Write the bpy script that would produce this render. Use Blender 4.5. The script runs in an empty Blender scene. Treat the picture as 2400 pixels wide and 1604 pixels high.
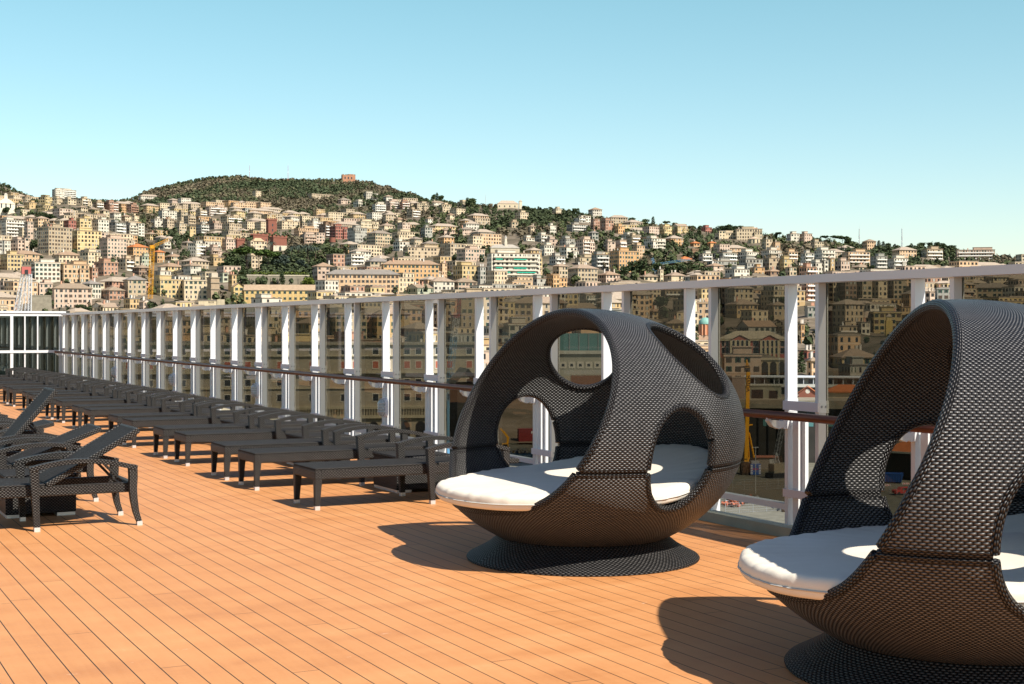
import bpy, bmesh, math, random
import numpy as np
from mathutils import Vector, Matrix

random.seed(7); rng = np.random.default_rng(7)
R_ = math.radians
SC = bpy.context.scene
COL = SC.collection

# ------------------------------------------------------------------ camera frame
CAM_H, FPX, HOR = 1.72, 3333.0, 768.0
PHI = math.atan(1712 / 3333)
FW = Vector((math.sin(PHI), math.cos(PHI), 0)); RT = Vector((math.cos(PHI), -math.sin(PHI), 0))

def pt(u, d, z=0.0):
    """ground-plan point at depth d on the line of sight of photo column u"""
    p = FW * d + RT * ((u - 1200) / FPX * d)
    return Vector((p.x, p.y, z))
def zat(v, d): return CAM_H + (HOR - v) / FPX * d
def gd(v, z): return (CAM_H - z) * FPX / (v - HOR)

# ------------------------------------------------------------------ tagging / linking
def tag(o, label=None, cat=None, group=None, kind=None):
    if label: o['label'] = label
    if cat: o['category'] = cat
    if group: o['group'] = group
    if kind: o['kind'] = kind
    return o
def empty(name, loc=(0, 0, 0), rz=0.0):
    o = bpy.data.objects.new(name, None); COL.objects.link(o)
    o.location = loc; o.rotation_euler = (0, 0, rz); o.empty_display_size = .2
    return o
def copy_tree(o, parent=None):
    c = o.copy(); COL.objects.link(c)
    if parent is not None: c.parent = parent
    for ch in list(o.children): copy_tree(ch, c)
    return c

class MB:
    """collects polygons with metre uvs, linked as one mesh object"""
    def __init__(s): s.v = []; s.f = []; s.uv = []; s.m = []; s.sm = []
    def face(s, pts, uv=None, m=0, smooth=False):
        b = len(s.v); s.v += [tuple(p) for p in pts]; s.f.append(tuple(range(b, b + len(pts))))
        if uv is None:
            a, c = Vector(pts[1]) - Vector(pts[0]), Vector(pts[-1]) - Vector(pts[0])
            n = a.cross(c); ax = max(range(3), key=lambda i: abs(n[i]))
            if ax == 2: uv = [(p[0], p[1]) for p in pts]
            elif ax == 1: uv = [(p[0], p[2]) for p in pts]
            else: uv = [(p[1], p[2]) for p in pts]
        s.uv += list(uv); s.m.append(m); s.sm.append(smooth)
    def grid(s, P, UV=None, m=0, smooth=True, closed_u=False):
        """P[i][j] points; shared vertices"""
        ni, nj = len(P), len(P[0]); b = len(s.v)
        for row in P: s.v += [tuple(p) for p in row]
        for i in range(ni - 1 + (1 if closed_u else 0)):
            i2 = (i + 1) % ni
            for j in range(nj - 1):
                s.f.append((b + i * nj + j, b + i2 * nj + j, b + i2 * nj + j + 1, b + i * nj + j + 1))
                if UV is None: s.uv += [(i * .03, j * .03), ((i + 1) * .03, j * .03), ((i + 1) * .03, (j + 1) * .03), (i * .03, (j + 1) * .03)]
                else:
                    s.uv += [UV(i, j), UV(i + 1, j), UV(i + 1, j + 1), UV(i, j + 1)]
                s.m.append(m); s.sm.append(smooth)
    def box(s, x0, x1, y0, y1, z0, z1, m=0, M=None, skip=''):
        c = [Vector((x, y, z)) for z in (z0, z1) for y in (y0, y1) for x in (x0, x1)]
        if M is not None: w = [M @ p for p in c]
        else: w = c
        F = {'b': (0, 2, 3, 1), 't': (4, 5, 7, 6), 'f': (0, 1, 5, 4), 'k': (2, 6, 7, 3), 'l': (0, 4, 6, 2), 'r': (1, 3, 7, 5)}
        for k, q in F.items():
            if k in skip: continue
            if k in 'bt': uv = [(c[i].x, c[i].y) for i in q]
            elif k in 'fk': uv = [(c[i].x, c[i].z) for i in q]
            else: uv = [(c[i].y, c[i].z) for i in q]
            s.face([w[i] for i in q], uv, m)
    def bar(s, a, b, r=.02, n=4, m=0, r2=None, smooth=False, w2=None):
        a, b = Vector(a), Vector(b); d = b - a; L = d.length
        if L < 1e-9: return
        d /= L; up = Vector((0, 0, 1)) if abs(d.z) < .9 else Vector((0, 1, 0))
        x = d.cross(up).normalized(); y = x.cross(d)
        r2 = r if r2 is None else r2; o = math.pi / n
        ra = [a + (x * math.cos(2 * math.pi * k / n + o) + y * math.sin(2 * math.pi * k / n + o)) * r for k in range(n)]
        rb = [b + (x * math.cos(2 * math.pi * k / n + o) + y * math.sin(2 * math.pi * k / n + o)) * r2 for k in range(n)]
        cw = 2 * math.pi * max(r, r2) / n
        for k in range(n):
            k2 = (k + 1) % n
            s.face([ra[k2], ra[k], rb[k], rb[k2]], [((k + 1) * cw, 0), (k * cw, 0), (k * cw, L), ((k + 1) * cw, L)], m, smooth)
        s.face(ra, None, m); s.face(rb[::-1], None, m)
    def tube(s, pts, r, n=8, m=0, closed=False, sq=None):
        """swept tube; r scalar or list; sq=(w,h) -> rectangular section, h along world up"""
        pts = [Vector(p) for p in pts]; N = len(pts); P = []; Ls = [0]
        for i in range(1, N): Ls.append(Ls[-1] + (pts[i] - pts[i - 1]).length)
        for i in range(N):
            if closed: t = pts[(i + 1) % N] - pts[i - 1]
            else: t = pts[min(i + 1, N - 1)] - pts[max(i - 1, 0)]
            t.normalize()
            up = Vector((0, 0, 1)) if abs(t.z) < .95 else Vector((1, 0, 0))
            x = t.cross(up).normalized(); y = x.cross(t).normalized()
            ri = r[i] if isinstance(r, (list, tuple)) else r
            if sq:
                w, h = sq[i] if isinstance(sq[0], (list, tuple)) else sq
                P.append([pts[i] + x * w * a + y * h * b for a, b in ((-.5, -.5), (.5, -.5), (.5, .5), (-.5, .5), (-.5, -.5))])
            else:
                P.append([pts[i] + (x * math.cos(2 * math.pi * k / n) + y * math.sin(2 * math.pi * k / n)) * ri for k in range(n)] )
                P[-1].append(P[-1][0])
        if closed: P.append(P[0]); Ls.append(Ls[-1] + (pts[0] - pts[-1]).length)
        if sq:
            for i in range(len(P) - 1):
                for j in range(4):
                    w = (P[i][j + 1] - P[i][j]).length
                    s.face([P[i][j], P[i + 1][j], P[i + 1][j + 1], P[i][j + 1]], [(Ls[i], 0), (Ls[i + 1], 0), (Ls[i + 1], w), (Ls[i], w)], m)
            if not closed:
                s.face(P[0][:4], None, m); s.face(P[-1][:4][::-1], None, m)
        else:
            rr = r if not isinstance(r, (list, tuple)) else max(r)
            cw = 2 * math.pi * rr / n
            s.grid(P, lambda i, j: (Ls[min(i, len(Ls) - 1)], j * cw), m, True)
            if not closed:
                s.face(P[0][:-1], None, m); s.face(P[-1][:-1][::-1], None, m)
    def build(s, name, mats, parent=None, color=None, weld=False):
        me = bpy.data.meshes.new(name)
        me.from_pydata(s.v, [], s.f)
        uvl = me.uv_layers.new(name='UVMap')
        uvl.data.foreach_set('uv', np.array(s.uv, dtype=np.float32).ravel())
        me.polygons.foreach_set('material_index', np.array(s.m, dtype=np.int32))
        me.polygons.foreach_set('use_smooth', np.array(s.sm, dtype=bool))
        for mt in (mats if isinstance(mats, (list, tuple)) else [mats]): me.materials.append(mt)
        if weld:
            bm = bmesh.new(); bm.from_mesh(me); bmesh.ops.remove_doubles(bm, verts=bm.verts, dist=1e-5)
            bmesh.ops.recalc_face_normals(bm, faces=bm.faces); bm.to_mesh(me); bm.free()
        me.update()
        return link(name, me, parent, color)
def link(name, me, parent=None, color=None):
    o = bpy.data.objects.new(name, me); COL.objects.link(o)
    if parent is not None: o.parent = parent
    if color is not None: o.color = (*color, 1)
    return o

# ------------------------------------------------------------------ materials
class NT:
    def __init__(s, name):
        s.mat = bpy.data.materials.new(name); s.mat.use_nodes = True
        s.t = s.mat.node_tree; s.n = s.t.nodes; s.n.clear()
        s.out = s.n.new('ShaderNodeOutputMaterial')
    def add(s, typ, **kw):
        n = s.n.new(typ)
        for k, v in kw.items():
            if k.startswith('i_'):
                key = k[2:]; key = int(key) if key.isdigit() else key.replace('_', ' ')
                s.set(n, key, v)
            else: setattr(n, k, v)
        return n
    def set(s, n, key, v):
        i = n.inputs[key]
        if isinstance(v, bpy.types.NodeSocket): s.t.links.new(v, i)
        elif isinstance(v, bpy.types.Node): s.t.links.new(v.outputs[0], i)
        else: i.default_value = v
    def math(s, op, a, b=None, c=None, clamp=False):
        n = s.n.new('ShaderNodeMath'); n.operation = op; n.use_clamp = clamp
        s.set(n, 0, a)
        if b is not None: s.set(n, 1, b)
        if c is not None: s.set(n, 2, c)
        return n.outputs[0]
    def mix(s, f, a, b, blend='MIX'):
        n = s.n.new('ShaderNodeMix'); n.data_type = 'RGBA'; n.blend_type = blend
        s.set(n, 'Factor', f)
        for k, v in ((6, a), (7, b)):
            if isinstance(v, tuple) and len(v) == 3: v = (*v, 1)
            s.set(n, k, v)
        return n.outputs[2]
    def noise(s, vec, scale, detail=3, rough=.55):
        n = s.add('ShaderNodeTexNoise'); n.inputs['Scale'].default_value = scale; n.inputs['Detail'].default_value = detail
        n.inputs['Roughness'].default_value = rough
        if vec is not None: s.t.links.new(vec, n.inputs['Vector'])
        return n.outputs[0]
    def ramp(s, fac, stops):
        n = s.add('ShaderNodeValToRGB'); s.t.links.new(fac, n.inputs[0]); e = n.color_ramp.elements
        while len(e) < len(stops): e.new(.5)
        for el, (p, c) in zip(e, stops): el.position = p; el.color = (*c, 1) if len(c) == 3 else c
        return n.outputs[0]
    def bsdf(s, color, rough=.6, spec=.4, metal=0.0, normal=None):
        n = s.add('ShaderNodeBsdfPrincipled')
        if isinstance(color, tuple) and len(color) == 3: color = (*color, 1)
        s.set(n, 'Base Color', color); s.set(n, 'Roughness', rough); s.set(n, 'Metallic', metal)
        s.set(n, 'Specular IOR Level', spec)
        if normal is not None: s.set(n, 'Normal', normal)
        s.t.links.new(n.outputs[0], s.out.inputs[0])
        return n
    def bump(s, h, dist=.01, strength=1.0):
        n = s.add('ShaderNodeBump'); s.set(n, 'Height', h); n.inputs['Distance'].default_value = dist; n.inputs['Strength'].default_value = strength
        return n.outputs[0]
    def coord(s, which='Object'):
        return s.add('ShaderNodeTexCoord').outputs[which]
    def sep(s, vec):
        n = s.add('ShaderNodeSeparateXYZ'); s.t.links.new(vec, n.inputs[0]); return n.outputs

def mat_plain(name, col, rough=.5, spec=.4, metal=0, var=.15, scale=3.0, bump=0.0, coord='Object'):
    t = NT(name); c = t.coord(coord); n = t.noise(c, scale, 4)
    k = t.math('MULTIPLY_ADD', n, 2 * var, 1 - var)
    colr = t.mix(1.0, (*col, 1), t.math('MULTIPLY', k, 1.0), 'MULTIPLY')
    nm = t.bump(t.noise(c, scale * 8, 3), bump) if bump else None
    t.bsdf(colr, rough, spec, metal, nm)
    return t.mat

def mat_wicker(name, cu=.0160, cv=.0140, hi=(.112, .105, .098), lo=(.0015, .0015, .002), rough=.40, spec=.75):
    t = NT(name); uv = t.coord('UV'); x, y, _ = t.sep(uv)
    U = t.math('DIVIDE', x, cu); V = t.math('DIVIDE', y, cv)
    j = t.math('FLOOR', V); fv = t.math('SUBTRACT', V, j)
    w = t.math('COSINE', t.math('MULTIPLY', t.math('ADD', U, j), math.pi))
    w = t.math('MULTIPLY_ADD', w, .5, .5)
    q = t.math('SUBTRACT', t.math('MULTIPLY', fv, 2.0), 1.0); prof = t.math('SUBTRACT', 1.0, t.math('MULTIPLY', q, q))
    prof = t.math('POWER', prof, .6)
    h = t.math('MULTIPLY', prof, t.math('MULTIPLY_ADD', t.math('POWER', w, .7), .85, .15))
    nz = t.noise(uv, 9.0, 3)
    cell = t.add('ShaderNodeTexWhiteNoise', noise_dimensions='2D')
    cb = t.add('ShaderNodeCombineXYZ'); t.set(cb, 0, t.math('FLOOR', t.math('MULTIPLY', t.math('ADD', U, j), .5))); t.set(cb, 1, j)
    t.t.links.new(cb.outputs[0], cell.inputs['Vector'])
    tint = t.math('ADD', t.math('MULTIPLY_ADD', nz, .5, .55), t.math('MULTIPLY', cell.outputs['Value'], .4))
    hc = t.math('SMOOTH_MIN', h, 1.0, .1)
    col = t.mix(t.math('POWER', h, 1.7), (*lo, 1), (*hi, 1))
    col = t.mix(1.0, col, tint, 'MULTIPLY')
    t.bsdf(col, rough, t.math('MULTIPLY', h, spec * 1.35), 0, t.bump(h, .008, 1.0))
    return t.mat

M = {}
M['wicker'] = mat_wicker('wicker')
M['wicker_fine'] = mat_wicker('wicker_fine', .014, .012, (.046, .041, .037), (.002, .002, .003), .38, .5)
M['wicker_mat'] = mat_wicker('wicker_mat', .020, .020, (.078, .072, .066), (.003, .003, .003), .62, .16)
M['foot_weave'] = mat_wicker('foot_weave', .0170, .0150, (.050, .046, .043), (.002, .002, .003), .5, .4)
M['lounger_weave'] = mat_wicker('lounger_weave', .0150, .0130, (.085, .077, .069), (.002, .002, .002), .45, .42)
M['white_paint'] = mat_plain('white_paint', (.635, .635, .635), .35, .4, var=.04, scale=2)
M['lilac_paint'] = mat_plain('grey_lilac_paint', (.62, .58, .60), .45, .35, var=.05, scale=2)
M['steel'] = mat_plain('brushed_steel', (.72, .71, .70), .32, .5, .6, var=.08, scale=14)
M['dark_rubber'] = mat_plain('dark_rubber', (.02, .02, .02), .6)
M['grey_metal'] = mat_plain('grey_metal', (.33, .34, .35), .45, .5, .2)
M['coaming'] = mat_plain('coaming_concrete', (.36, .36, .28), .8, .2, var=.18, scale=5, bump=.004)

def make_wood_rail():
    t = NT('varnished_mahogany'); c = t.coord('Object')
    mp = t.add('ShaderNodeMapping'); t.t.links.new(c, mp.inputs[0]); mp.inputs['Scale'].default_value = (30, 1.2, 30)
    n = t.noise(mp.outputs[0], 2.0, 5)
    col = t.ramp(n, [(.3, (.085, .022, .009)), (.7, (.20, .062, .024))])
    t.bsdf(col, .4, .25); return t.mat
M['mahogany'] = make_wood_rail()

def make_deck():
    t = NT('deck_planks'); c = t.coord('Object'); x, y, z = t.sep(c)
    W = .1405
    X = t.math('DIVIDE', t.math('ADD', x, 40.03), W); i = t.math('FLOOR', X); fx = t.math('SUBTRACT', X, i)
    # plank tone, streaks along the plank, scuffs
    wn = t.add('ShaderNodeTexWhiteNoise', noise_dimensions='1D'); t.set(wn, 'W', i)
    L = 4.6
    Y = t.math('DIVIDE', t.math('ADD', y, t.math('MULTIPLY', wn.outputs['Value'], L)), L); jy = t.math('FLOOR', Y); fy = t.math('SUBTRACT', Y, jy)
    wn2 = t.add('ShaderNodeTexWhiteNoise', noise_dimensions='2D'); cb = t.add('ShaderNodeCombineXYZ'); t.set(cb, 0, i); t.set(cb, 1, jy)
    t.t.links.new(cb.outputs[0], wn2.inputs['Vector'])
    mp = t.add('ShaderNodeMapping'); t.t.links.new(c, mp.inputs[0]); mp.inputs['Scale'].default_value = (14, .9, 1)
    st = t.noise(mp.outputs[0], 1.6, 5, .6)
    mp2 = t.add('ShaderNodeMapping'); t.t.links.new(c, mp2.inputs[0]); mp2.inputs['Scale'].default_value = (1.0, 3.2, 1); mp2.inputs['Rotation'].default_value = (0, 0, .35)
    sc = t.noise(mp2.outputs[0], 1.1, 6, .62); big = t.noise(c, .35, 4)
    fine = t.noise(c, 60, 2)
    v = t.math('ADD', t.math('MULTIPLY', wn2.outputs['Value'], .05), t.math('MULTIPLY', st, .16))
    v = t.math('ADD', v, t.math('MULTIPLY', sc, .50)); v = t.math('ADD', v, t.math('MULTIPLY', big, .20)); v = t.math('ADD', v, t.math('MULTIPLY', fine, .10))
    col = t.ramp(v, [(.34, (.45, .180, .060)), (.48, (.535, .236, .087)), (.60, (.585, .274, .108)), (.76, (.66, .37, .19))])
    scr = t.noise(mp2.outputs[0], 5.5, 4, .7)
    col = t.mix(t.math('MULTIPLY', t.math('GREATER_THAN', scr, .69), .45), col, (.75, .55, .40))
    gx = t.math('LESS_THAN', fx, .042); gy = t.math('LESS_THAN', fy, .0010)
    gap = t.math('MAXIMUM', gx, gy)
    col = t.mix(gap, col, (.012, .012, .010))
    h = t.math('SUBTRACT', t.math('MULTIPLY', fine, .15), gap)
    t.bsdf(col, t.math('MULTIPLY_ADD', sc, .3, .42), .25, 0, t.bump(h, .0015)); return t.mat
M['deck'] = make_deck()

def make_glass(name, tint, gloss=.06):
    t = NT(name)
    tr = t.add('ShaderNodeBsdfTransparent'); tr.inputs[0].default_value = (*tint, 1)
    gl = t.add('ShaderNodeBsdfGlossy'); gl.inputs['Roughness'].default_value = .02; gl.inputs[0].default_value = (.9, .9, .9, 1)
    fr = t.add('ShaderNodeFresnel'); fr.inputs[0].default_value = 1.18
    geo = t.add('ShaderNodeNewGeometry'); ff_ = t.math('MULTIPLY', fr.outputs[0], t.math('SUBTRACT', 1.0, geo.outputs['Backfacing']))
    mx = t.add('ShaderNodeMixShader'); t.t.links.new(ff_, mx.inputs[0]); t.t.links.new(tr.outputs[0], mx.inputs[1]); t.t.links.new(gl.outputs[0], mx.inputs[2])
    t.t.links.new(mx.outputs[0], t.out.inputs[0]); return t.mat
M['tint_glass'] = make_glass('tinted_glass', (.435, .42, .375))
M['end_glass'] = make_glass('dark_tinted_glass', (.40, .415, .39))

def make_cushion():
    t = NT('cream_canvas'); uv = t.coord('UV'); c = t.coord('Object')
    n = t.noise(c, 2.5, 4); we = t.noise(c, 220, 2); wr = t.noise(c, 9, 4)
    col = t.ramp(n, [(.3, (.69, .62, .51)), (.7, (.76, .695, .585))])
    h = t.math('ADD', t.math('MULTIPLY', wr, .6), t.math('MULTIPLY', we, .12))
    t.bsdf(col, .82, .2, 0, t.bump(h, .006, .7)); return t.mat
M['cushion'] = make_cushion()
M['cushion_seam'] = mat_plain('cushion_seam', (.50, .47, .42), .85, .2)

# city materials: wall colour comes from the object's own colour
def make_facade(windows=True, shutters=True):
    t = NT('painted_facade' if windows else 'painted_stucco')
    uv = t.coord('UV'); oi = t.add('ShaderNodeObjectInfo'); c = t.coord('Object')
    st = t.noise(c, .22, 4, .6); mp = t.add('ShaderNodeMapping'); t.t.links.new(c, mp.inputs[0]); mp.inputs['Scale'].default_value = (1, 1, .12)
    dr = t.noise(mp.outputs[0], .9, 4)
    k = t.math('ADD', t.math('MULTIPLY_ADD', st, .5, .52), t.math('MULTIPLY', dr, .46))
    wall = t.mix(1.0, oi.outputs['Color'], k, 'MULTIPLY')
    col = wall; rough = .85; spec = .2
    if windows:
        x, y, _ = t.sep(uv)
        i = t.math('FLOOR', x); j = t.math('FLOOR', y); fx = t.math('SUBTRACT', x, i); fy = t.math('SUBTRACT', y, j)
        cb = t.add('ShaderNodeCombineXYZ'); t.set(cb, 0, i); t.set(cb, 1, j); t.set(cb, 2, t.math('MULTIPLY', oi.outputs['Random'], 91.0))
        wn = t.add('ShaderNodeTexWhiteNoise', noise_dimensions='3D'); t.t.links.new(cb.outputs[0], wn.inputs['Vector'])
        ax = t.math('ABSOLUTE', t.math('SUBTRACT', fx, .5)); iny = t.math('MULTIPLY', t.math('GREATER_THAN', fy, .22), t.math('LESS_THAN', fy, .80))
        win = t.math('MULTIPLY', t.math('LESS_THAN', ax, .17), iny)
        shu = t.math('MULTIPLY', t.math('LESS_THAN', ax, .31), iny)
        has = t.math('GREATER_THAN', wn.outputs['Value'], .10)
        band = t.math('LESS_THAN', fy, .07)
        col = t.mix(t.math('MULTIPLY', band, .35), col, (.75, .70, .62))
        shc = t.mix(t.math('GREATER_THAN', oi.outputs['Random'], .5), (.035, .075, .045), (.10, .075, .05))
        op = t.math('GREATER_THAN', wn.outputs['Value'], .45)
        col = t.mix(t.math('MULTIPLY', t.math('MULTIPLY', shu, has), op), col, shc)
        gl = t.mix(t.math('GREATER_THAN', wn.outputs['Value'], .88), (.022, .026, .03), (.45, .42, .36))
        col = t.mix(t.math('MULTIPLY', win, has), col, gl)
    t.bsdf(col, rough, spec); return t.mat
M['facade'] = make_facade(True); M['stucco'] = make_facade(False)
def make_roof():
    t = NT('roof_tiles'); oi = t.add('ShaderNodeObjectInfo'); c = t.coord('Object'); uv = t.coord('UV')
    n = t.noise(c, .6, 5, .65); x, y, _ = t.sep(uv)
    w = t.math('MULTIPLY_ADD', t.math('SINE', t.math('MULTIPLY', x, 9.0)), .12, .9)
    k = t.math('MULTIPLY', t.math('MULTIPLY_ADD', n, .8, .6), w)
    t.bsdf(t.mix(1.0, oi.outputs['Color'], k, 'MULTIPLY'), .85, .2); return t.mat
M['roof'] = make_roof()
M['win_glass'] = mat_plain('window_glass', (.022, .026, .032), .12, .6, var=.3)
M['shutter_green'] = mat_plain('green_shutter', (.03, .085, .05), .6)
M['shutter_brown'] = mat_plain('brown_shutter', (.09, .06, .04), .6)
M['win_frame'] = mat_plain('window_frame', (.62, .57, .48), .7)
M['awning'] = mat_plain('green_awning', (.02, .33, .22), .7)
M['stone'] = mat_plain('grey_stone', (.24, .21, .155), .9, .15, var=.45, scale=.45, bump=.08)
M['brick'] = mat_plain('red_brick', (.235, .092, .062), .85, .2, var=.3, scale=.9)
M['copper'] = mat_plain('green_copper', (.20, .40, .33), .6, .3, var=.2, scale=.5)
M['yellow_paint'] = mat_plain('yellow_paint', (.72, .33, .01), .45, .4, var=.12)
M['blue_paint'] = mat_plain('blue_paint', (.03, .10, .32), .45, .4, var=.15)
M['pale_blue_paint'] = mat_plain('pale_blue_paint', (.14, .33, .50), .45, .4, var=.15)
M['red_paint'] = mat_plain('red_paint', (.50, .035, .03), .45, .4, var=.15)
M['black_paint'] = mat_plain('black_paint', (.02, .02, .022), .5)
M['hall_dark'] = mat_plain('dark_cladding', (.045, .042, .036), .8, .2, var=.5, scale=.25)
M['orange_tile'] = mat_plain('orange_tiles', (.42, .135, .05), .85, .2, var=.3, scale=.8)
M['teal_glass'] = mat_plain('teal_glazing', (.10, .24, .24), .15, .6, var=.2, scale=.2)
def make_foliage(name, cols, rough=.7):
    t = NT(name); oi = t.add('ShaderNodeObjectInfo'); c = t.coord('Object')
    n = t.noise(c, .55, 3); n2 = t.noise(c, 3.0, 2)
    f = t.math('ADD', t.math('MULTIPLY', n, .65), t.math('MULTIPLY', n2, .35)); f = t.math('ADD', f, t.math('MULTIPLY_ADD', oi.outputs['Random'], .16, -.08))
    t.bsdf(t.ramp(f, cols), rough, .2); return t.mat
M['leaf_dark'] = make_foliage('evergreen_leaves', [(.3, (.028, .042, .020)), (.55, (.058, .080, .030)), (.75, (.10, .12, .045))])
M['leaf_pine'] = make_foliage('pine_needles', [(.3, (.035, .060, .015)), (.55, (.075, .115, .022)), (.75, (.12, .16, .035))])
M['leaf_yellow'] = make_foliage('yellow_green_leaves', [(.3, (.06, .085, .015)), (.6, (.13, .16, .02)), (.8, (.20, .20, .04))])
M['leaf_blue'] = make_foliage('grey_green_needles', [(.3, (.030, .045, .034)), (.6, (.065, .085, .065)), (.8, (.10, .12, .09))])
M['twig'] = make_foliage('bare_twigs', [(.3, (.055, .040, .024)), (.55, (.105, .080, .050)), (.8, (.15, .12, .08))])
M['bark'] = mat_plain('bark', (.085, .06, .042), .9, .1, var=.4, scale=2)
def make_woods():
    t = NT('woodland'); c = t.coord('Object'); at = t.add('ShaderNodeVertexColor'); at.layer_name = 'tint'
    n = t.noise(c, .02, 4); n2 = t.noise(c, .5, 3)
    k = t.math('ADD', t.math('MULTIPLY_ADD', n, .5, .5), t.math('MULTIPLY', n2, .5))
    t.bsdf(t.mix(1.0, at.outputs[0], k, 'MULTIPLY'), .8, .15); return t.mat
M['woods'] = make_woods()
def make_hill():
    t = NT('hillside_ground'); c = t.coord('Object')
    n = t.noise(c, .012, 5, .6); n2 = t.noise(c, .09, 5, .65)
    f = t.math('ADD', t.math('MULTIPLY', n, .55), t.math('MULTIPLY', n2, .45))
    col = t.ramp(f, [(.30, (.050, .052, .028)), (.44, (.10, .085, .055)), (.54, (.17, .135, .095)), (.68, (.27, .22, .165))])
    t.bsdf(col, .9, .1); return t.mat
M['hill'] = make_hill()
def make_yard():
    t = NT('yard_ground'); c = t.coord('Object')
    n = t.noise(c, .03, 6, .65); n2 = t.noise(c, .7, 5, .65)
    f = t.math('ADD', t.math('MULTIPLY', n, .6), t.math('MULTIPLY', n2, .4))
    col = t.ramp(f, [(.35, (.075, .072, .052)), (.5, (.135, .128, .095)), (.62, (.185, .175, .135)), (.72, (.42, .40, .34))])
    t.bsdf(col, t.math('MULTIPLY_ADD', n, .6, .4), .2); return t.mat
M['yard'] = make_yard()
# ================================================================== SHIP DECK
WX = 7.40           # inboard face of the glass screen
b = MB(); b.box(-30, 7.30, -12, 43.75, -.3, 0, skip='b')
deck = b.build('deck', M['deck']); tag(deck, kind='structure')
b = MB(); b.box(7.30, 7.44, -12, 43.60, -.3, .085); b.box(7.30, 7.44, 44.0, 80, -.3, .085)
b.box(-30, 7.30, 43.752, 44.0, -.3, .06)
tag(b.build('deck_coaming', M['coaming']), kind='structure')
b = MB(); b.box(-30, 7.30, 44.0, 80, -.3, -.004, skip='b')
tag(b.build('aft_deck', M['coaming']), kind='structure')

# ------------------------------------------------------------------ glass screens
Y0, DY, GAP = 9.436, 1.482, .39
FT, FD = .042, .098         # fin thickness, depth
def post_mesh(y):
    b = MB()
    b.box(WX, WX + FD, y - FT / 2, y + FT / 2, .06, 2.078)
    b.box(WX - .004, WX + FD + .004, y - FT / 2 - .005, y - FT / 2 + .03, 1.03, 1.13)      # bolted splice plates
    b.box(WX - .004, WX + FD + .004, y - FT / 2 - .005, y - FT / 2 + .03, .31, .41)
    for z in (1.085, .365):
        for dx in (.028, .07):
            b.bar((WX + dx, y - FT / 2 - .012, z), (WX + dx, y - FT / 2, z), .009, 6, 1)
    return b
def collar_mesh(yf, z0, z1):
    b = MB(); b.box(WX - .014, WX + .012, yf - GAP - FT / 2 - .008, yf + FT / 2 + .008, z0, z1); return b
def bracket_mesh(yf):
    """arm that carries the handrail: plate on the stanchion and a bevelled shoe"""
    b = MB(); y = yf + .05
    b.box(WX - .06, WX + .02, y - .09, y - .03, .885, .955)
    P = [(WX - .06, .95), (WX - .06, .90), (WX - .10, .885), (WX - .16, .905), (WX - .20, .95), (WX - .20, .965)]
    for s, k in ((-.09, 1), (-.03, -1)):
        q = [(p[0], y + s, p[1]) for p in P]; b.face(q if k > 0 else q[::-1])
    for i in range(len(P)):
        a, c = P[i], P[(i + 1) % len(P)]
        b.face([(a[0], y - .09, a[1]), (a[0], y - .03, a[1]), (c[0], y - .03, c[1]), (c[0], y - .09, c[1])])
    b.bar((WX - .19, y - .06, .955), (WX - .19, y - .06, .985), .022, 8)
    return b
def stanchion_mesh(yf):
    b = MB(); y = yf - .06
    b.box(WX + .018, WX + .05, y - .075, y + .0, .05, 1.0); b.box(WX + .052, WX + .085, y - .12, y - .02, .05, 1.0)
    return b
wall = empty('glass_windscreen', (WX, 9, 0))
tag(wall, 'long deck windscreen of paired white posts and smoked glass with mahogany handrail', 'windscreen')
def place(o, par):
    o.parent = par; o.matrix_parent_inverse = par.matrix_world.inverted(); return o
def wbuild(b, name, mat, par):
    o = b.build(name, mat); bpy.context.view_layer.update(); 
    o.parent = par; o.matrix_parent_inverse = Matrix.Translation(par.location).inverted(); return o
ks = list(range(-6, 24))
def end_of(k): return Y0 + DY * k
proto = {}
def rep(name, mk, mats, dy, par):
    """shared mesh, shifted along the wall"""
    if name not in proto:
        o = mk().build(name, mats); proto[name] = o
    else:
        o = proto[name].copy(); COL.objects.link(o)
    o.location = Vector((0, dy, 0)); o.parent = par; o.matrix_parent_inverse = Matrix.Translation(par.location).inverted()
    return o
WP = [M['white_paint'], M['grey_metal']]
def screen_bays(par, ks, pre=''):
    for k in ks:
        dy = DY * k
        rep('post', lambda: post_mesh(Y0), WP, dy, par)
        o = proto['post'].copy(); COL.objects.link(o); o.location = Vector((0, dy - GAP, 0)); o.parent = par; o.matrix_parent_inverse = Matrix.Translation(par.location).inverted()
        rep('collar', lambda: collar_mesh(Y0, 1.04, 1.115), M['lilac_paint'], dy, par)
        rep('foot_collar', lambda: collar_mesh(Y0, .32, .385), M['lilac_paint'], dy, par)
        rep('stanchion', lambda: stanchion_mesh(Y0), M['white_paint'], dy, par)
        rep('rail_bracket', lambda: bracket_mesh(Y0), M['white_paint'], dy, par)
        def pane():
            b = MB(); b.box(WX + FD - .022, WX + FD - .010, Y0 + FT / 2, Y0 + DY - GAP - FT / 2, .258, 2.078); return b
        rep('glass_pane', pane, M['tint_glass'], dy, par)
        def sill():
            b = MB(); b.box(WX + .02, WX + FD - .002, Y0 + FT / 2, Y0 + DY - GAP - FT / 2, .205, .256); return b
        rep('pane_sill', sill, M['white_paint'], dy, par)
screen_bays(wall, ks)
b = MB()
b.box(WX - .035, WX + FD + .03, Y0 + DY * -6 - .8, 43.62, 2.08, 2.145)
wbuild(b, 'top_rail', M['white_paint'], wall)
b = MB()
pts = [(WX - .19, y, 1.005) for y in (Y0 + DY * -6 - .5, 0, 10, 20, 30, 43.6)]
hr = []
for y in (Y0 + DY * -6 - .5, 0, 8, 16, 24, 32, 40, 43.6): hr.append((WX - .19, y, 1.005))
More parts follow.
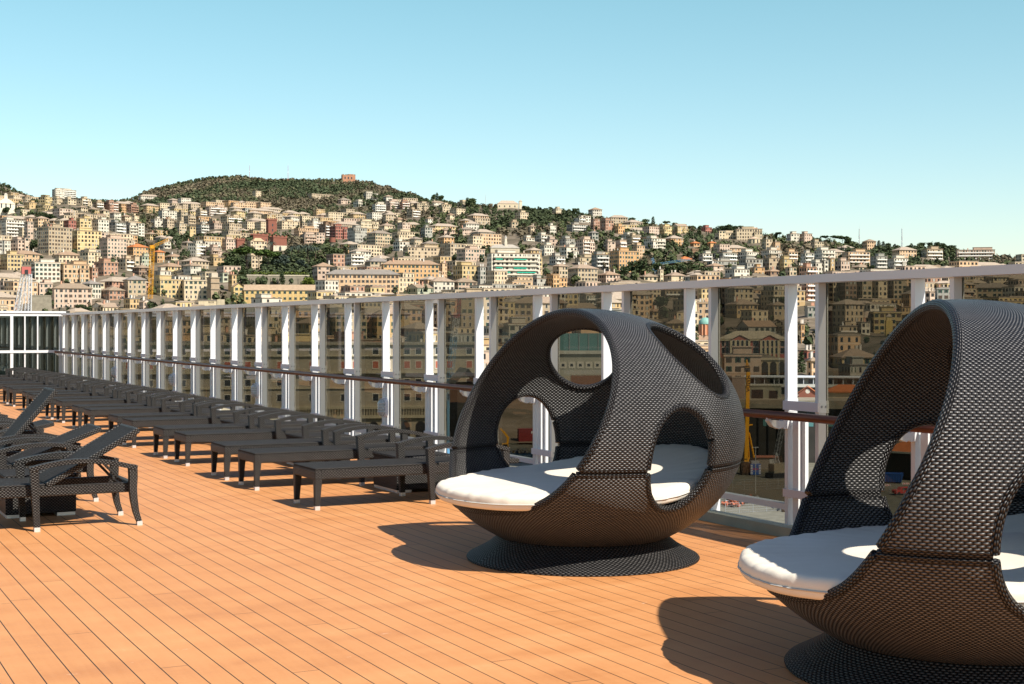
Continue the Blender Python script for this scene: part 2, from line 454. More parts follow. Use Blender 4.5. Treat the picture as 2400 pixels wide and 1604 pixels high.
b.tube(hr, .034, 12); wbuild(b, 'handrail', M['mahogany'], wall)
# screen that goes on beyond the cross screen
aft = empty('aft_glass_windscreen', (WX, 44.5, 0)); tag(aft, 'white posts and smoked glass going on behind the cross screen', 'windscreen')
screen_bays(aft, range(24, 44))
b = MB(); b.box(WX - .035, WX + FD + .03, 44.0, 75, 2.08, 2.145); wbuild(b, 'top_rail', M['white_paint'], aft)
b = MB(); b.tube([(WX - .19, 44.1, 1.005), (WX - .19, 60, 1.005), (WX - .19, 75, 1.005)], .034, 8); wbuild(b, 'handrail', M['mahogany'], aft)
# cross screen at the far end
EY = 43.70
cross = empty('cross_windscreen', (2, EY, 0)); tag(cross, 'white framed cross screen of dark glass closing the far end of the deck', 'windscreen')
b = MB(); b.box(-12, WX + FD + .03, EY, EY + .14, 2.06, 2.20); b.box(-12, WX + .06, EY - .03, EY + .02, 2.145, 2.19)
wbuild(b, 'top_rail', M['white_paint'], cross)
b = MB(); b.box(-12, WX - .02, EY - .04, EY + .0, .975, 1.05); wbuild(b, 'mid_rail', M['white_paint'], cross)
b = MB(); b.box(-12, WX - .02, EY + .03, EY + .08, .062, .2); wbuild(b, 'bottom_rail', M['white_paint'], cross)
PX = [WX - .03, 5.99, 4.2, 2.4, .6, -1.2, -3.0]
for x in PX:
    b = MB(); b.box(x - .04, x + .04, EY - .02, EY + .12, .062, 2.058); wbuild(b, 'post', M['white_paint'], cross)
for x in (6.36, 6.72, 5.1, 3.3):
    b = MB(); b.box(x - .018, x + .018, EY + .0, EY + .06, .21, 2.058); wbuild(b, 'mullion', M['white_paint'], cross)
for c, a in zip(PX[:-1], PX[1:]):
    b = MB(); b.box(a + .041, c - .041, EY + .062, EY + .072, .202, 2.058); wbuild(b, 'glass_pane', M['end_glass'], cross)

# bulkhead lamps on every fourth pair
def lamp_parts():
    b = MB()                                            # base: stadium plate
    def stad(hw, hh, n=10):
        pts = []
        for k in range(n + 1): a = math.pi * k / n; pts.append((hw * math.cos(a), hh - hw + hw * math.sin(a)))
        for k in range(n + 1): a = math.pi + math.pi * k / n; pts.append((hw * math.cos(a), -hh + hw + hw * math.sin(a)))
        return pts
    def loft(b, secs, cap=True, m=0):
        n = len(secs[0][0])
        P = [[(x, y, z) for y, z in s] for s, x in secs]
        P = [p + [p[0]] for p in P]
        b.grid(P, None, m, True)
        if cap: b.face(P[-1][:-1][::-1], None, m)
    loft(b, [(stad(.075, .135), 0), (stad(.075, .135), -.035), (stad(.066, .125), -.045)])
    g = MB(); loft(g, [(stad(.058, .115), -.045), (stad(.058, .115), -.075), (stad(.045, .10), -.10), (stad(.02, .06), -.108)])
    c = MB()
    for z in (-.06, -.02, .02, .06): 
        c.tube([(-.04, .066, z), (-.095, .062, z), (-.118, .03, z), (-.118, -.03, z), (-.095, -.062, z), (-.04, -.066, z)], .005, 6)
    c.tube([(-.04, 0, .125), (-.10, 0, .115), (-.12, 0, .07), (-.12, 0, -.07), (-.10, 0, -.115), (-.04, 0, -.125)], .005, 6)
    return b, g, c
lb, lg, lc = lamp_parts()
lamp0 = empty('bulkhead_lamp'); lb.build('housing', M['lilac_paint'], lamp0); lg.build('lens', mat_plain('lamp_lens', (.42, .43, .42), .25, .5, var=.05), lamp0); lc.build('guard', M['steel'], lamp0)
LK = [3, 7, 11, 15, 19, -1]
where = ['seen through the window of the full daybed', 'nearest the daybed above the long lounger row', 'second along the lounger row', 'third along the lounger row', 'close to the far corner of the deck', 'behind the cropped daybed']
for i, k in enumerate([2, 6, 10, 14, 18]):
    o = lamp0 if i == 0 else copy_tree(lamp0)
    o.location = (WX + .012, Y0 + DY * k - .105, .62)
    tag(o, 'oval grey bulkhead lamp in a wire guard, ' + where[i], 'lamp', 'oval lamps on the windscreen posts')

# ================================================================== LOUNGERS
def taper(b, pts, ws, m=0):
    b.tube(pts, .02, sq=[(w, w2) for w, w2 in ws], m=m)
def leg_box(b, x0, y0, z1, x1=None, w1=.062, w0=.042, m=0, z0=.035):
    """straight tapered square leg from (x0,y0,z1) down to (x1,..,z0)"""
    x1 = x0 if x1 is None else x1
    A = [(x0 + a * w1 / 2, y0 + c * w1 / 2, z1) for a, c in ((-1, -1), (1, -1), (1, 1), (-1, 1))]
    B = [(x1 + a * w0 / 2, y0 + c * w0 / 2, z0) for a, c in ((-1, -1), (1, -1), (1, 1), (-1, 1))]
    for k in range(4):
        k2 = (k + 1) % 4
        b.face([B[k], B[k2], A[k2], A[k]], [(k * .06, 0), (k * .06 + .06, 0), (k * .06 + .06, z1), (k * .06, z1)], m)
    b.face(A, None, m); b.face(B[::-1], None, m)
def rbox(x0, x1, y0, y1, z0, z1, r=.012, seg=2):
    """bevelled box as MB with metre uvs"""
    bm = bmesh.new(); bmesh.ops.create_cube(bm, size=1)
    for v in bm.verts: v.co = Vector(((x0 + x1) / 2 + v.co.x * (x1 - x0), (y0 + y1) / 2 + v.co.y * (y1 - y0), (z0 + z1) / 2 + v.co.z * (z1 - z0)))
    bmesh.ops.bevel(bm, geom=bm.edges[:], offset=r, segments=seg, affect='EDGES', profile=.5)
    b = MB()
    for f in bm.faces: b.face([v.co.copy() for v in f.verts], None, 0, False)
    bm.free(); return b
def add(b, c):
    o = len(b.v); b.v += c.v; b.f += [tuple(i + o for i in f) for f in c.f]; b.uv += c.uv; b.m += c.m; b.sm += c.sm; return b
HX, HZ, BL = 1.275, .375, .885
def make_lounger():
    root = empty('wicker_sun_lounger')
    W = .325
    fr = rbox(0, .06, -W, W, .285, .372); 
    for s in (-1, 1): add(fr, rbox(.055, 2.02, s * W - (.05 if s > 0 else 0), s * W + (0 if s > 0 else .05), .285, .372))
    add(fr, rbox(1.97, 2.03, -W, W, .285, .372)); add(fr, rbox(1.20, 1.25, -W + .05, W - .05, .29, .36))
    fr.build('frame', M['lounger_weave'], root)
    rbox(.004, HX - .012, -W + .004, W - .004, .366, .392, .010).build('seat', M['wicker_mat'], root)
    for s in (-1, 1):
        b = MB(); leg_box(b, .038, s * (W - .036), .29, .030, .068, .044); o = b.build('leg', M['lounger_weave'], root)
        b = MB(); b.box(.006, .054, s * (W - .036) - .024, s * (W - .036) + .024, 0, .036); b.build('foot_cap', M['steel'], o)
        y = s * (W + .045)
        b = MB(); leg_box(b, 1.16, y, .522, 1.185, .072, .048); o = b.build('leg', M['lounger_weave'], root)
        b = MB(); b.box(1.161, 1.209, y - .026, y + .026, 0, .036); b.build('foot_cap', M['steel'], o)
        # curved rear leg
        b = MB(); P = [(1.985, y, .505), (1.988, y, .42), (1.985, y, .32), (1.995, y, .22), (2.012, y, .12), (2.040, y, .035)]
        b.tube(P, .02, sq=[(.07, .07), (.068, .068), (.064, .064), (.058, .058), (.05, .05), (.044, .044)]); o = b.build('leg', M['lounger_weave'], root)
        b = MB(); b.box(2.02, 2.066, y - .024, y + .024, 0, .036); b.build('foot_cap', M['steel'], o)
        # arched arm
        b = MB(); n = 12; P = []
        for i in range(n + 1):
            t = i / n; x = 1.125 + t * .895; z = .522 + .068 * math.sin(math.pi * min(1, t * 1.02)) ** .9 - .020 * t
            P.append((x, y, z))
        b.tube(P, .02, sq=(.078, .040)); b.build('armrest', M['lounger_weave'], root)
        b = MB(); b.bar((1.19, s * .33, .325), (1.19, s * .365, .325), .016, 6, 0); b.build('bolt', M['steel'], root)
    # hinged backrest, modelled lying along +x from the hinge
    bk = rbox(0, BL, -W + .015, W - .015, -.018, .018, .012)
    bo = bk.build('backrest', M['wicker_mat'], root); bo.location = (HX, 0, HZ)
    e = MB()
    for s in (-1, 1):
        add(e, rbox(.0, BL + .012, s * (W - .012) - .016, s * (W - .012) + .016, -.024, .024, .010))
    add(e, rbox(BL - .014, BL + .018, -W + .02, W - .02, -.023, .023, .010))
    e.build('edge_braid', M['lounger_weave'], bo)
    return root
def set_back(root, ang):
    for ch in root.children:
        if ch.name.split('.')[0] == 'backrest':
            ch.rotation_euler = (0, -ang, 0)
    if ang > .1:
        # support strut from mid backrest down to the frame end
        b = MB(); L = .50
        for s in (-1, 1):
            b.bar((HX + L * math.cos(ang), s * .20, HZ + L * math.sin(ang) - .02), (1.96, s * .20, .335), .012, 6)
        b.bar((HX + L * math.cos(ang), -.21, HZ + L * math.sin(ang) - .02), (HX + L * math.cos(ang), .21, HZ + L * math.sin(ang) - .02), .010, 6)
        b.bar((1.96, -.21, .335), (1.96, .21, .335), .010, 6)
        b.build('support_strut', M['lounger_weave'], root)
lounger0 = make_lounger()
ORD = ['first', 'second', 'third', 'fourth', 'fifth', 'sixth', 'seventh', 'eighth', 'ninth', 'tenth', 'eleventh', 'twelfth', 'thirteenth', 'fourteenth', 'fifteenth', 'sixteenth', 'seventeenth', 'eighteenth', 'nineteenth', 'twentieth', 'twenty first', 'twenty second', 'twenty third']
# long row by the windscreen: pairs, a table between the pairs
used = False
ys = [13.07]
for i in range(11): ys += [14.90 + 2.98 * i, 16.02 + 2.98 * i]
ys = [v for v in ys if v < 42.6]
for i, yy in enumerate(ys):
    if not used: o = lounger0; used = True
    else: o = copy_tree(lounger0)
    o.location = (4.47 + random.uniform(-.035, .035), yy + random.uniform(-.02, .02), 0); o.rotation_euler = (0, 0, random.uniform(-.022, .022))
    lab = 'flat wicker lounger standing alone nearest the whole daybed in the row by the glass' if i == 0 else \
        f'flat dark wicker lounger, {ORD[i]} one beyond the daybed in the row by the glass'
    tag(o, lab, 'sun lounger', 'wicker loungers lined up by the windscreen')
left = [(12.85, 30, 'wicker lounger with raised back and arched arms, nearest of the group at the left edge'),
        (14.78, 22, 'wicker lounger with half raised back, just behind the nearest one of the left group'),
        (15.90, 49, 'wicker lounger of the left group with the steepest back, standing up highest'),
        (17.80, 13, 'wicker lounger with slightly raised back behind the steepest one'),
        (18.95, 0, 'flat wicker lounger with low arms at the rear of the left group'),
        (20.80, 0, 'flat wicker lounger cut off at the left edge behind the left group')]
for yy, ang, lab in left:
    o = copy_tree(lounger0); o.location = (.725, yy, 0); o.rotation_euler = (0, 0, random.uniform(-.015, .015))
    set_back(o, R_(ang)); tag(o, lab, 'sun lounger', 'loungers with raised backs')
# low tables
def make_table():
    root = empty('wicker_side_table')
    add(rbox(-.31, .31, -.33, .33, .03, .345), MB()).build('box', M['lounger_weave'], root)
    rbox(-.32, .32, -.34, .34, .347, .385).build('table_top', M['wicker_mat'], root)
    for x in (-.22, .22):
        b = MB(); b.box(x - .08, x + .08, -.325, .325, 0, .029); b.build('foot_strip', M['steel'], root)
    return root
t0 = make_table(); first = True
ty = [(5.98, 13.985 + 2.98 * i) for i in range(10)]
for i, (x, yy) in enumerate([p for p in ty if p[1] < 42]):
    o = t0 if first else copy_tree(t0); first = False
    o.location = (x, yy, 0)
    tag(o, f'low wicker box table, {ORD[i]} beyond the daybed, between two pairs of loungers by the glass', 'side table', 'low wicker tables between loungers')
for i, (x, yy) in enumerate([(2.10, 13.78), (2.05, 16.85)]):
    o = copy_tree(t0); o.location = (x, yy, 0)
    tag(o, ['low wicker box table under the arm of the nearest raised back lounger', 'low wicker box table behind the steepest raised lounger back'][i], 'side table', 'tables among the raised back loungers')

# ================================================================== EGG DAYBEDS
EA, EC, EZ = 1.205, .915, .947          # half width, half height, centre height
SEAM = R_(-13.0)
def dirv(az, el): return Vector((math.cos(el) * math.cos(az), math.cos(el) * math.sin(az), math.sin(el)))
class Hole:
    def __init__(s, az, el, a=None, bb=None, table=None, rot=0):
        s.c = dirv(az, el); s.e = Vector((-math.sin(az), math.cos(az), 0)); s.n = s.c.cross(s.e)
        s.a, s.b, s.rot = a, bb, rot; s.tab = None
        if table:
            th = []
            for A, E in table:
                r, t = s.pol(dirv(R_(A), R_(E))); th.append((t, r))
            th.sort(); s.tab = (np.array([q[0] for q in th]), np.array([q[1] for q in th]))
    def pol(s, n):
        r = math.acos(max(-1, min(1, n.dot(s.c)))); return r, math.atan2(n.dot(s.n), n.dot(s.e))
    def f(s, n):
        r, t = s.pol(n)
        if s.tab is not None:
            R = np.interp(t, s.tab[0], s.tab[1], period=2 * math.pi)
        else:
            t -= s.rot; R = 1 / math.sqrt((math.cos(t) / s.a) ** 2 + (math.sin(t) / s.b) ** 2)
        return r - R
lowpts = [(33, -33.9), (40.5, -31.2), (47.2, -27.2), (53.2, -20.8), (57.8, -13.7), (62.1, -5.5), (65.0, 2), (69.2, 13)]
HOLES = [Hole(0, R_(19.8), table=lowpts + [(-a, e) for a, e in lowpts] + [(0, -36.2), (17, -35.6), (-17, -35.6)])]
t_, r_ = HOLES[0].tab
top_t = np.radians(np.arange(5, 176, 5)); top_r = np.radians(66.0 - 1.5 * np.sin(top_t) ** 3)
t_, r_ = np.r_[t_, top_t], np.r_[r_, top_r]; o_ = np.argsort(t_); t_, r_ = t_[o_], r_[o_]
# smooth the traced outline
tt = np.linspace(-math.pi, math.pi, 240, endpoint=False); rr = np.interp(tt, t_, r_, period=2 * math.pi)
ker = np.exp(-.5 * (np.arange(-12, 13) / 4.0) ** 2); ker /= ker.sum()
rr = np.convolve(np.r_[rr[-12:], rr, rr[:12]], ker, 'valid'); HOLES[0].tab = (tt, rr)
for s in (-1, 1):
    HOLES.append(Hole(s * R_(96.0), R_(-9), R_(13.9), R_(24.2)))
    HOLES.append(Hole(s * R_(121), R_(39.5), R_(15.0), R_(22.0)))
def ff(n): return min(h.f(n) for h in HOLES)
def shell_pt(n, off=0.0): return Vector((n.x * (EA - off), n.y * (EA - off), n.z * (EC - off)))
# arc length along a meridian for the weave rows
_els = np.linspace(-math.pi / 2, math.pi / 2, 400); _arc = np.concatenate([[0], np.cumsum(np.hypot(EA * np.diff(np.cos(_els)), EC * np.diff(np.sin(_els))))])
def v_of(el): return float(np.interp(el, _els, _arc))
NA, NE = 150, 76
def build_shell(lo, hi, off, flip):
    els = [lo + (hi - lo) * j / NE for j in range(NE + 1)]; azs = [2 * math.pi * i / NA for i in range(NA + 1)]
    F = [[ff(dirv(a, e)) for e in els] for a in azs[:-1]]; F.append(F[0])
    b = MB(); segs = []
    def cut(p, q, fp, fq):
        for _ in range(7):
            m = ((p[0] + q[0]) / 2, (p[1] + q[1]) / 2); fm = ff(dirv(*m))
            if (fm > 0) == (fp > 0): p, fp = m, fm
            else: q, fq = m, fm
        return ((p[0] + q[0]) / 2, (p[1] + q[1]) / 2)
    for i in range(NA):
        for j in range(NE):
            q = [(azs[i], els[j], F[i][j]), (azs[i + 1], els[j], F[i + 1][j]), (azs[i + 1], els[j + 1], F[i + 1][j + 1]), (azs[i], els[j + 1], F[i][j + 1])]
            if all(c[2] <= 0 for c in q): continue
            if all(c[2] > 0 for c in q): poly = [(c[0], c[1]) for c in q]
            else:
                poly = []; cr = []
                for k in range(4):
                    p, n = q[k], q[(k + 1) % 4]
                    if p[2] > 0: poly.append(p[:2])
                    if (p[2] > 0) != (n[2] > 0):
                        x = cut(p[:2], n[:2], p[2], n[2]); poly.append(x); cr.append(x)
                if len(cr) == 2: segs.append((cr[0], cr[1]))
                if len(poly) < 3: continue
            pts = [shell_pt(dirv(*p), off) for p in poly]
            uv = [(p[0] * EA * .92, v_of(p[1])) for p in poly]
            if flip: pts, uv = pts[::-1], uv[::-1]
            b.face(pts, uv, 0, True)
    return b, segs
def chain(segs):
    key = lambda p: (round((p[0] % (2 * math.pi)) * 2e4), round(p[1] * 2e4))
    adj = {}
    pos = {}
    for a, c in segs:
        ka, kc = key(a), key(c)
        if ka == kc: continue
        pos[ka], pos[kc] = a, c; adj.setdefault(ka, []).append(kc); adj.setdefault(kc, []).append(ka)
    seen = set(); out = []
    starts = [k for k in adj if len(adj[k]) == 1] + list(adj)
    for s0 in starts:
        if s0 in seen: continue
        path = [s0]; seen.add(s0); cur = s0
        while True:
            nx = [k for k in adj[cur] if k not in seen]
            if not nx: break
            cur = nx[0]; seen.add(cur); path.append(cur)
        closed = len(path) > 3 and path[0] in adj[path[-1]]
        if len(path) > 4: out.append(([pos[k] for k in path], closed))
    return out
TH = .046
def resample(P, closed, step=.022):
    P = [Vector(p) for p in P]
    if closed: P = P + [P[0]]
    L = [0]
    for i in range(1, len(P)): L.append(L[-1] + (P[i] - P[i - 1]).length)
    n = max(4, int(L[-1] / step)); xs = np.linspace(0, L[-1], n + 1)
    A = np.array([list(p) for p in P]); Q = np.stack([np.interp(xs, L, A[:, k]) for k in range(3)], 1)
    if closed: Q = Q[:-1]
    for _ in range(3):
        if closed: Q = (np.roll(Q, 1, 0) + 2 * Q + np.roll(Q, -1, 0)) / 4
        else: Q[1:-1] = (Q[:-2] + 2 * Q[1:-1] + Q[2:]) / 4
    return [Vector(q) for q in Q]
def make_daybed():
    root = empty('wicker_egg_daybed')
    def part(name, lo, hi):
        outer, segs = build_shell(lo, hi, 0, False); inner, _ = build_shell(lo, hi, TH, True)
        add(outer, inner)
        o = outer.build(name, M['wicker'], root, weld=False); o.location = (0, 0, EZ)
        # braided trim along the openings
        tr = MB()
        for path, closed in chain(segs):
            P = resample([shell_pt(dirv(*p), TH / 2) for p in path], closed)
            tr.tube(P, TH / 2 + .006, 8, 0, closed)
        # seam trim
        el = lo if name == 'canopy' else hi
        run = []
        N = 480
        ok = [ff(dirv(2 * math.pi * k / N, el)) > -.004 for k in range(N)]
        k0 = next(k for k in range(N) if not ok[k])
        for k in range(k0, k0 + N + 1):
            if ok[k % N]: run.append(2 * math.pi * k / N)
            elif run:
                tr.tube([shell_pt(dirv(a, el), TH / 2) for a in run], TH / 2 + .003, 8); run = []
        tr.build('edge_trim', M['wicker_fine'], o)
        return o
    part('canopy', SEAM + R_(1.2), math.pi / 2 - .001)
    part('bowl', R_(-72), SEAM - R_(1.2))
    # floor of the bowl
    b = MB(); n = 64; r = (EA - TH) * math.cos(R_(-71)); z = EZ + (EC - TH) * math.sin(R_(-71))
    b.face([(r * math.cos(2 * math.pi * k / n), r * math.sin(2 * math.pi * k / n), z) for k in range(n)]); b.build('bowl_floor', M['wicker_fine'], root)
    # flared round foot
    b = MB(); prof = [(.868, 0), (.872, .012), (.862, .024), (.80, .055), (.72, .10), (.655, .15), (.62, .19), (.40, .20)]
    n = 160; P = [[(r * math.cos(2 * math.pi * i / n), r * math.sin(2 * math.pi * i / n), z) for r, z in prof] for i in range(n)]
    arcs = [0]
    for k in range(1, len(prof)): arcs.append(arcs[-1] + math.hypot(prof[k][0] - prof[k - 1][0], prof[k][1] - prof[k - 1][1]))
    b.grid(P, lambda i, j: (i * 2 * math.pi * .75 / n, arcs[j]), 0, True, closed_u=True)
    b.build('foot', M['foot_weave'], root)
    return root
bed0 = make_daybed()
def make_cushion():
    root = empty('daybed_cushion')
    N, K = 220, 15
    def rad(th):
        a = abs((th + math.pi) % (2 * math.pi) - math.pi); t = max(0, min(1, (a - R_(24)) / R_(30))); s = t * t * (3 - 2 * t)
        return 1.10 * (1 - s) + 1.005 * s
    zt = .597
    prof = []
    for k in range(K + 1):                       # rounded edge from the top to the underside
        a = math.pi / 2 - math.pi * k / K; prof.append((abs(math.cos(a)) ** .55, math.copysign(abs(math.sin(a)) ** .8, math.sin(a))))
    rings = [.0001, .12, .25, .4, .55, .68, .79, .88]
    P = []; H = .056
    rnd = random.Random(5); ph = [rnd.uniform(0, 6.28) for _ in range(6)]
    for i in range(N):
        th = 2 * math.pi * i / N; R = rad(th); row = []
        c, s = math.cos(th), math.sin(th)
        wr = (math.sin(th * 41 + ph[0]) * .5 + math.sin(th * 63 + ph[1]) * .35 + math.sin(th * 97 + ph[2]) * .3) * .0042
        big = .005 * math.sin(3 * th + ph[3]) + .002 * math.sin(7 * th + ph[4])
        def top(q):
            x = q * R * c
            return zt - .035 * max(0, x) + .225 * max(0, -x) ** 1.5 + .010 * (1 - q * q) + big * q * (1 - q) * 2
        for q in rings:
            row.append((q * R * .93 * c, q * R * .93 * s, top(q * .93) + (wr * max(0, (q - .6) * 2.2))))
        zb = top(.93) - H
        for k, (px, pz) in enumerate(prof):
            r = R * .93 + R * .07 * px + (wr * 1.0 if k < K * .6 else wr * .4)
            row.append((r * c, r * s, zb + H * pz + (wr * .9 if k < 5 else 0)))
        row.append((.05 * c, .05 * s, zb - H))
        P.append(row)
    b = MB(); b.grid(P, lambda i, j: (i * .03, j * .04), 0, True, closed_u=True)
    b.build('cover', M['cushion'], root)
    # piping along the edge seam
    b = MB(); m = len(rings) + K // 2 + 1
    b.tube([Vector(P[i][m]) + Vector((math.cos(2 * math.pi * i / N), math.sin(2 * math.pi * i / N), 0)) * .002 for i in range(N)], .0055, 6, 0, True)
    b.build('piping', M['cushion_seam'], root)
    return root
cush0 = make_cushion()
def ray_ang(p): return math.atan2(-p[1], -p[0])          # direction from the bed to the viewer
C1 = FW * 10.67 + RT * .53
C2 = FW * 7.15 + RT * 2.255
a1 = ray_ang(C1) - R_(60); a2 = ray_ang(C2) - R_(75.3)
for i, (C, a) in enumerate(((C1, a1), (C2, a2))):
    o = bed0 if i == 0 else copy_tree(bed0); o.location = (C.x, C.y, 0); o.rotation_euler = (0, 0, a)
    tag(o, ['whole egg shaped dark wicker daybed with round windows standing on the deck', 'nearest egg shaped dark wicker daybed, cut off by the edge of the photo'][i], 'daybed', 'egg shaped wicker daybeds')
    k = cush0 if i == 0 else copy_tree(cush0); k.location = (C.x, C.y, 0); k.rotation_euler = (0, 0, a)
    tag(k, ['round cream cushion with sunlit wrinkled lip in the whole daybed', 'cream cushion with a round patch of sun in the cropped daybed'][i], 'cushion', 'daybed cushions')
# ================================================================== TERRAIN
GZ = -30.0
COLS = [(-700, 1700, 505, 2700, 428), (0, 1900, 492, 2700, 427), (50, 1900, 484, 2700, 452), (90, 1900, 478, 2700, 474), (150, 1900, 470, 2700, 478),
 (220, 1900, 482, 2700, 476), (300, 1950, 505, 2800, 472), (341, 1950, 518, 2800, 455), (400, 1900, 522, 2800, 440), (484, 1900, 520, 2800, 423),
 (560, 1950, 515, 2800, 419), (620, 1950, 522, 2800, 426), (700, 1900, 535, 2800, 428), (800, 1850, 540, 2800, 427), (870, 1850, 530, 2750, 433),
 (911, 1800, 528, 2650, 441), (960, 1750, 530, 2500, 456), (1024, 1700, 535, 2350, 470), (1143, 1600, 550, 2200, 483), (1211, 1600, 550, 2150, 485),
 (1331, 1550, 560, 2000, 500), (1416, 1500, 570, 1950, 514), (1528, 1450, 585, 1850, 529), (1656, 1400, 600, 1800, 545), (1762, 1400, 605, 1750, 550),
 (1912, 1350, 615, 1700, 568), (2082, 1350, 625, 1650, 584), (2189, 1300, 632, 1600, 584), (2338, 1250, 645, 1550, 607), (2400, 1250, 650, 1550, 612),
 (2700, 1200, 665, 1500, 637), (3300, 1200, 690, 1500, 665)]
_cu = np.array([c[0] for c in COLS], float)
DS = np.array([60, 150, 250, 380, 410, 450, 520, 600, 700, 800, 900, 1000, 1100, 1200, 1300, 1400, 1500, 1600, 1700, 1800, 1900, 2000, 2150, 2300, 2450, 2600, 2750, 2800, 2950, 3200, 3600], float)
def col_profile(c):
    _, dm, vm, dr, vr = c
    kd = [60, 380, 400, 450, 600, 800, 1000]; kz = [GZ, GZ, GZ + 3, -21, -13, 0, 20.6]
    kd += [dm, dr, dr + 250, dr + 900]; zm, zr = zat(vm, dm), zat(vr, dr); kz += [zm, zr, zr - 12, zr - 90]
    return np.interp(DS, kd, kz)
_prof = np.array([col_profile(c) for c in COLS])
def terr(u, d):
    """terrain height"""
    i = np.clip(np.searchsorted(_cu, u) - 1, 0, len(_cu) - 2); t = np.clip((u - _cu[i]) / (_cu[i + 1] - _cu[i]), 0, 1)
    a = np.interp(d, DS, _prof[i]); b = np.interp(d, DS, _prof[i + 1]); return float(a + (b - a) * t)
def depth_at(u, v, dmin=385):
    """first depth where the terrain, seen from the deck, reaches photo row v"""
    for d in np.arange(dmin, 3000, 6.0):
        z = terr(u, d)
        if HOR - (z - CAM_H) * FPX / d <= v: return float(d)
    return None
def v_of_terr(u, d): return HOR - (terr(u, d) - CAM_H) * FPX / d
us = np.arange(-700, 3301, 25.0); b = MB(); P = []
ds = np.concatenate([np.arange(384, 1000, 22), np.arange(1000, 2000, 30), np.arange(2000, 3700, 50)])
for u in us:
    row = []
    for d in ds:
        z = terr(u, d); j = 0 if d < 420 else (math.sin(u * .021 + d * .013) * 1.6 + math.sin(u * .047 - d * .021) * 1.1 + math.sin(d * .05 + u * .009) * .8) * min(1, (d - 420) / 300)
        p = pt(u, d, z + j); row.append(p)
    P.append(row)
b.grid(P, lambda i, j: (i, j), 0, True)
tag(b.build('hillside', M['hill']), kind='structure')
b = MB(); Q = [[pt(u, d, GZ) for d in (40, 120, 240, 384.5)] for u in np.arange(-2500, 5001, 300.0)]
b.grid(Q, lambda i, j: (i, j), 0, False); tag(b.build('quay_ground', M['yard']), kind='structure')
# the ship's side below the deck
b = MB(); b.box(7.30, 7.50, -12, 80, GZ - 4, -.3, skip='t'); tag(b.build('ship_side', M['white_paint']), kind='structure')
# harbour water and land that carries the ground to the horizon
b = MB(); b.box(-9000, 9000, -9000, 12000, GZ - 8.5, GZ - 8, skip='b'); 
def make_sea():
    t = NT('harbour_water'); c = t.coord('Object'); t.bsdf((.02, .05, .055), .12, .5, 0, t.bump(t.noise(c, .4, 4), .2)); return t.mat
M['sea'] = make_sea(); tag(b.build('sea', M['sea']), kind='structure')

# ================================================================== BUILDINGS
PAL = {'cr': ((.58, .46, .30), 'cream'), 'ye': ((.56, .42, .21), 'yellow'), 'oc': ((.49, .34, .17), 'ochre'), 'pe': ((.58, .39, .23), 'peach'),
 'or': ((.54, .32, .15), 'orange'), 'pk': ((.53, .39, .29), 'pink'), 'rd': ((.33, .12, .085), 'red'), 'te': ((.41, .235, .155), 'terracotta'),
 'wh': ((.60, .54, .43), 'white'), 'gy': ((.36, .34, .285), 'grey'), 'ta': ((.45, .35, .23), 'tan'), 'br': ((.25, .16, .105), 'brown'), 'gn': ((.41, .42, .30), 'pale green')}
ROOFC = [(.30, .225, .155), (.35, .26, .185), (.27, .22, .17), (.34, .23, .15), (.25, .22, .19)]
CROPS = {'1': (0, 400, .341), '2': (700, 400, .341), '3': (1400, 400, .4263), 'c': (1250, 620, .2984), 'd': (1650, 600, .4464), 'e': (1640, 640, .1705), 'p': (0, 0, 1.0)}
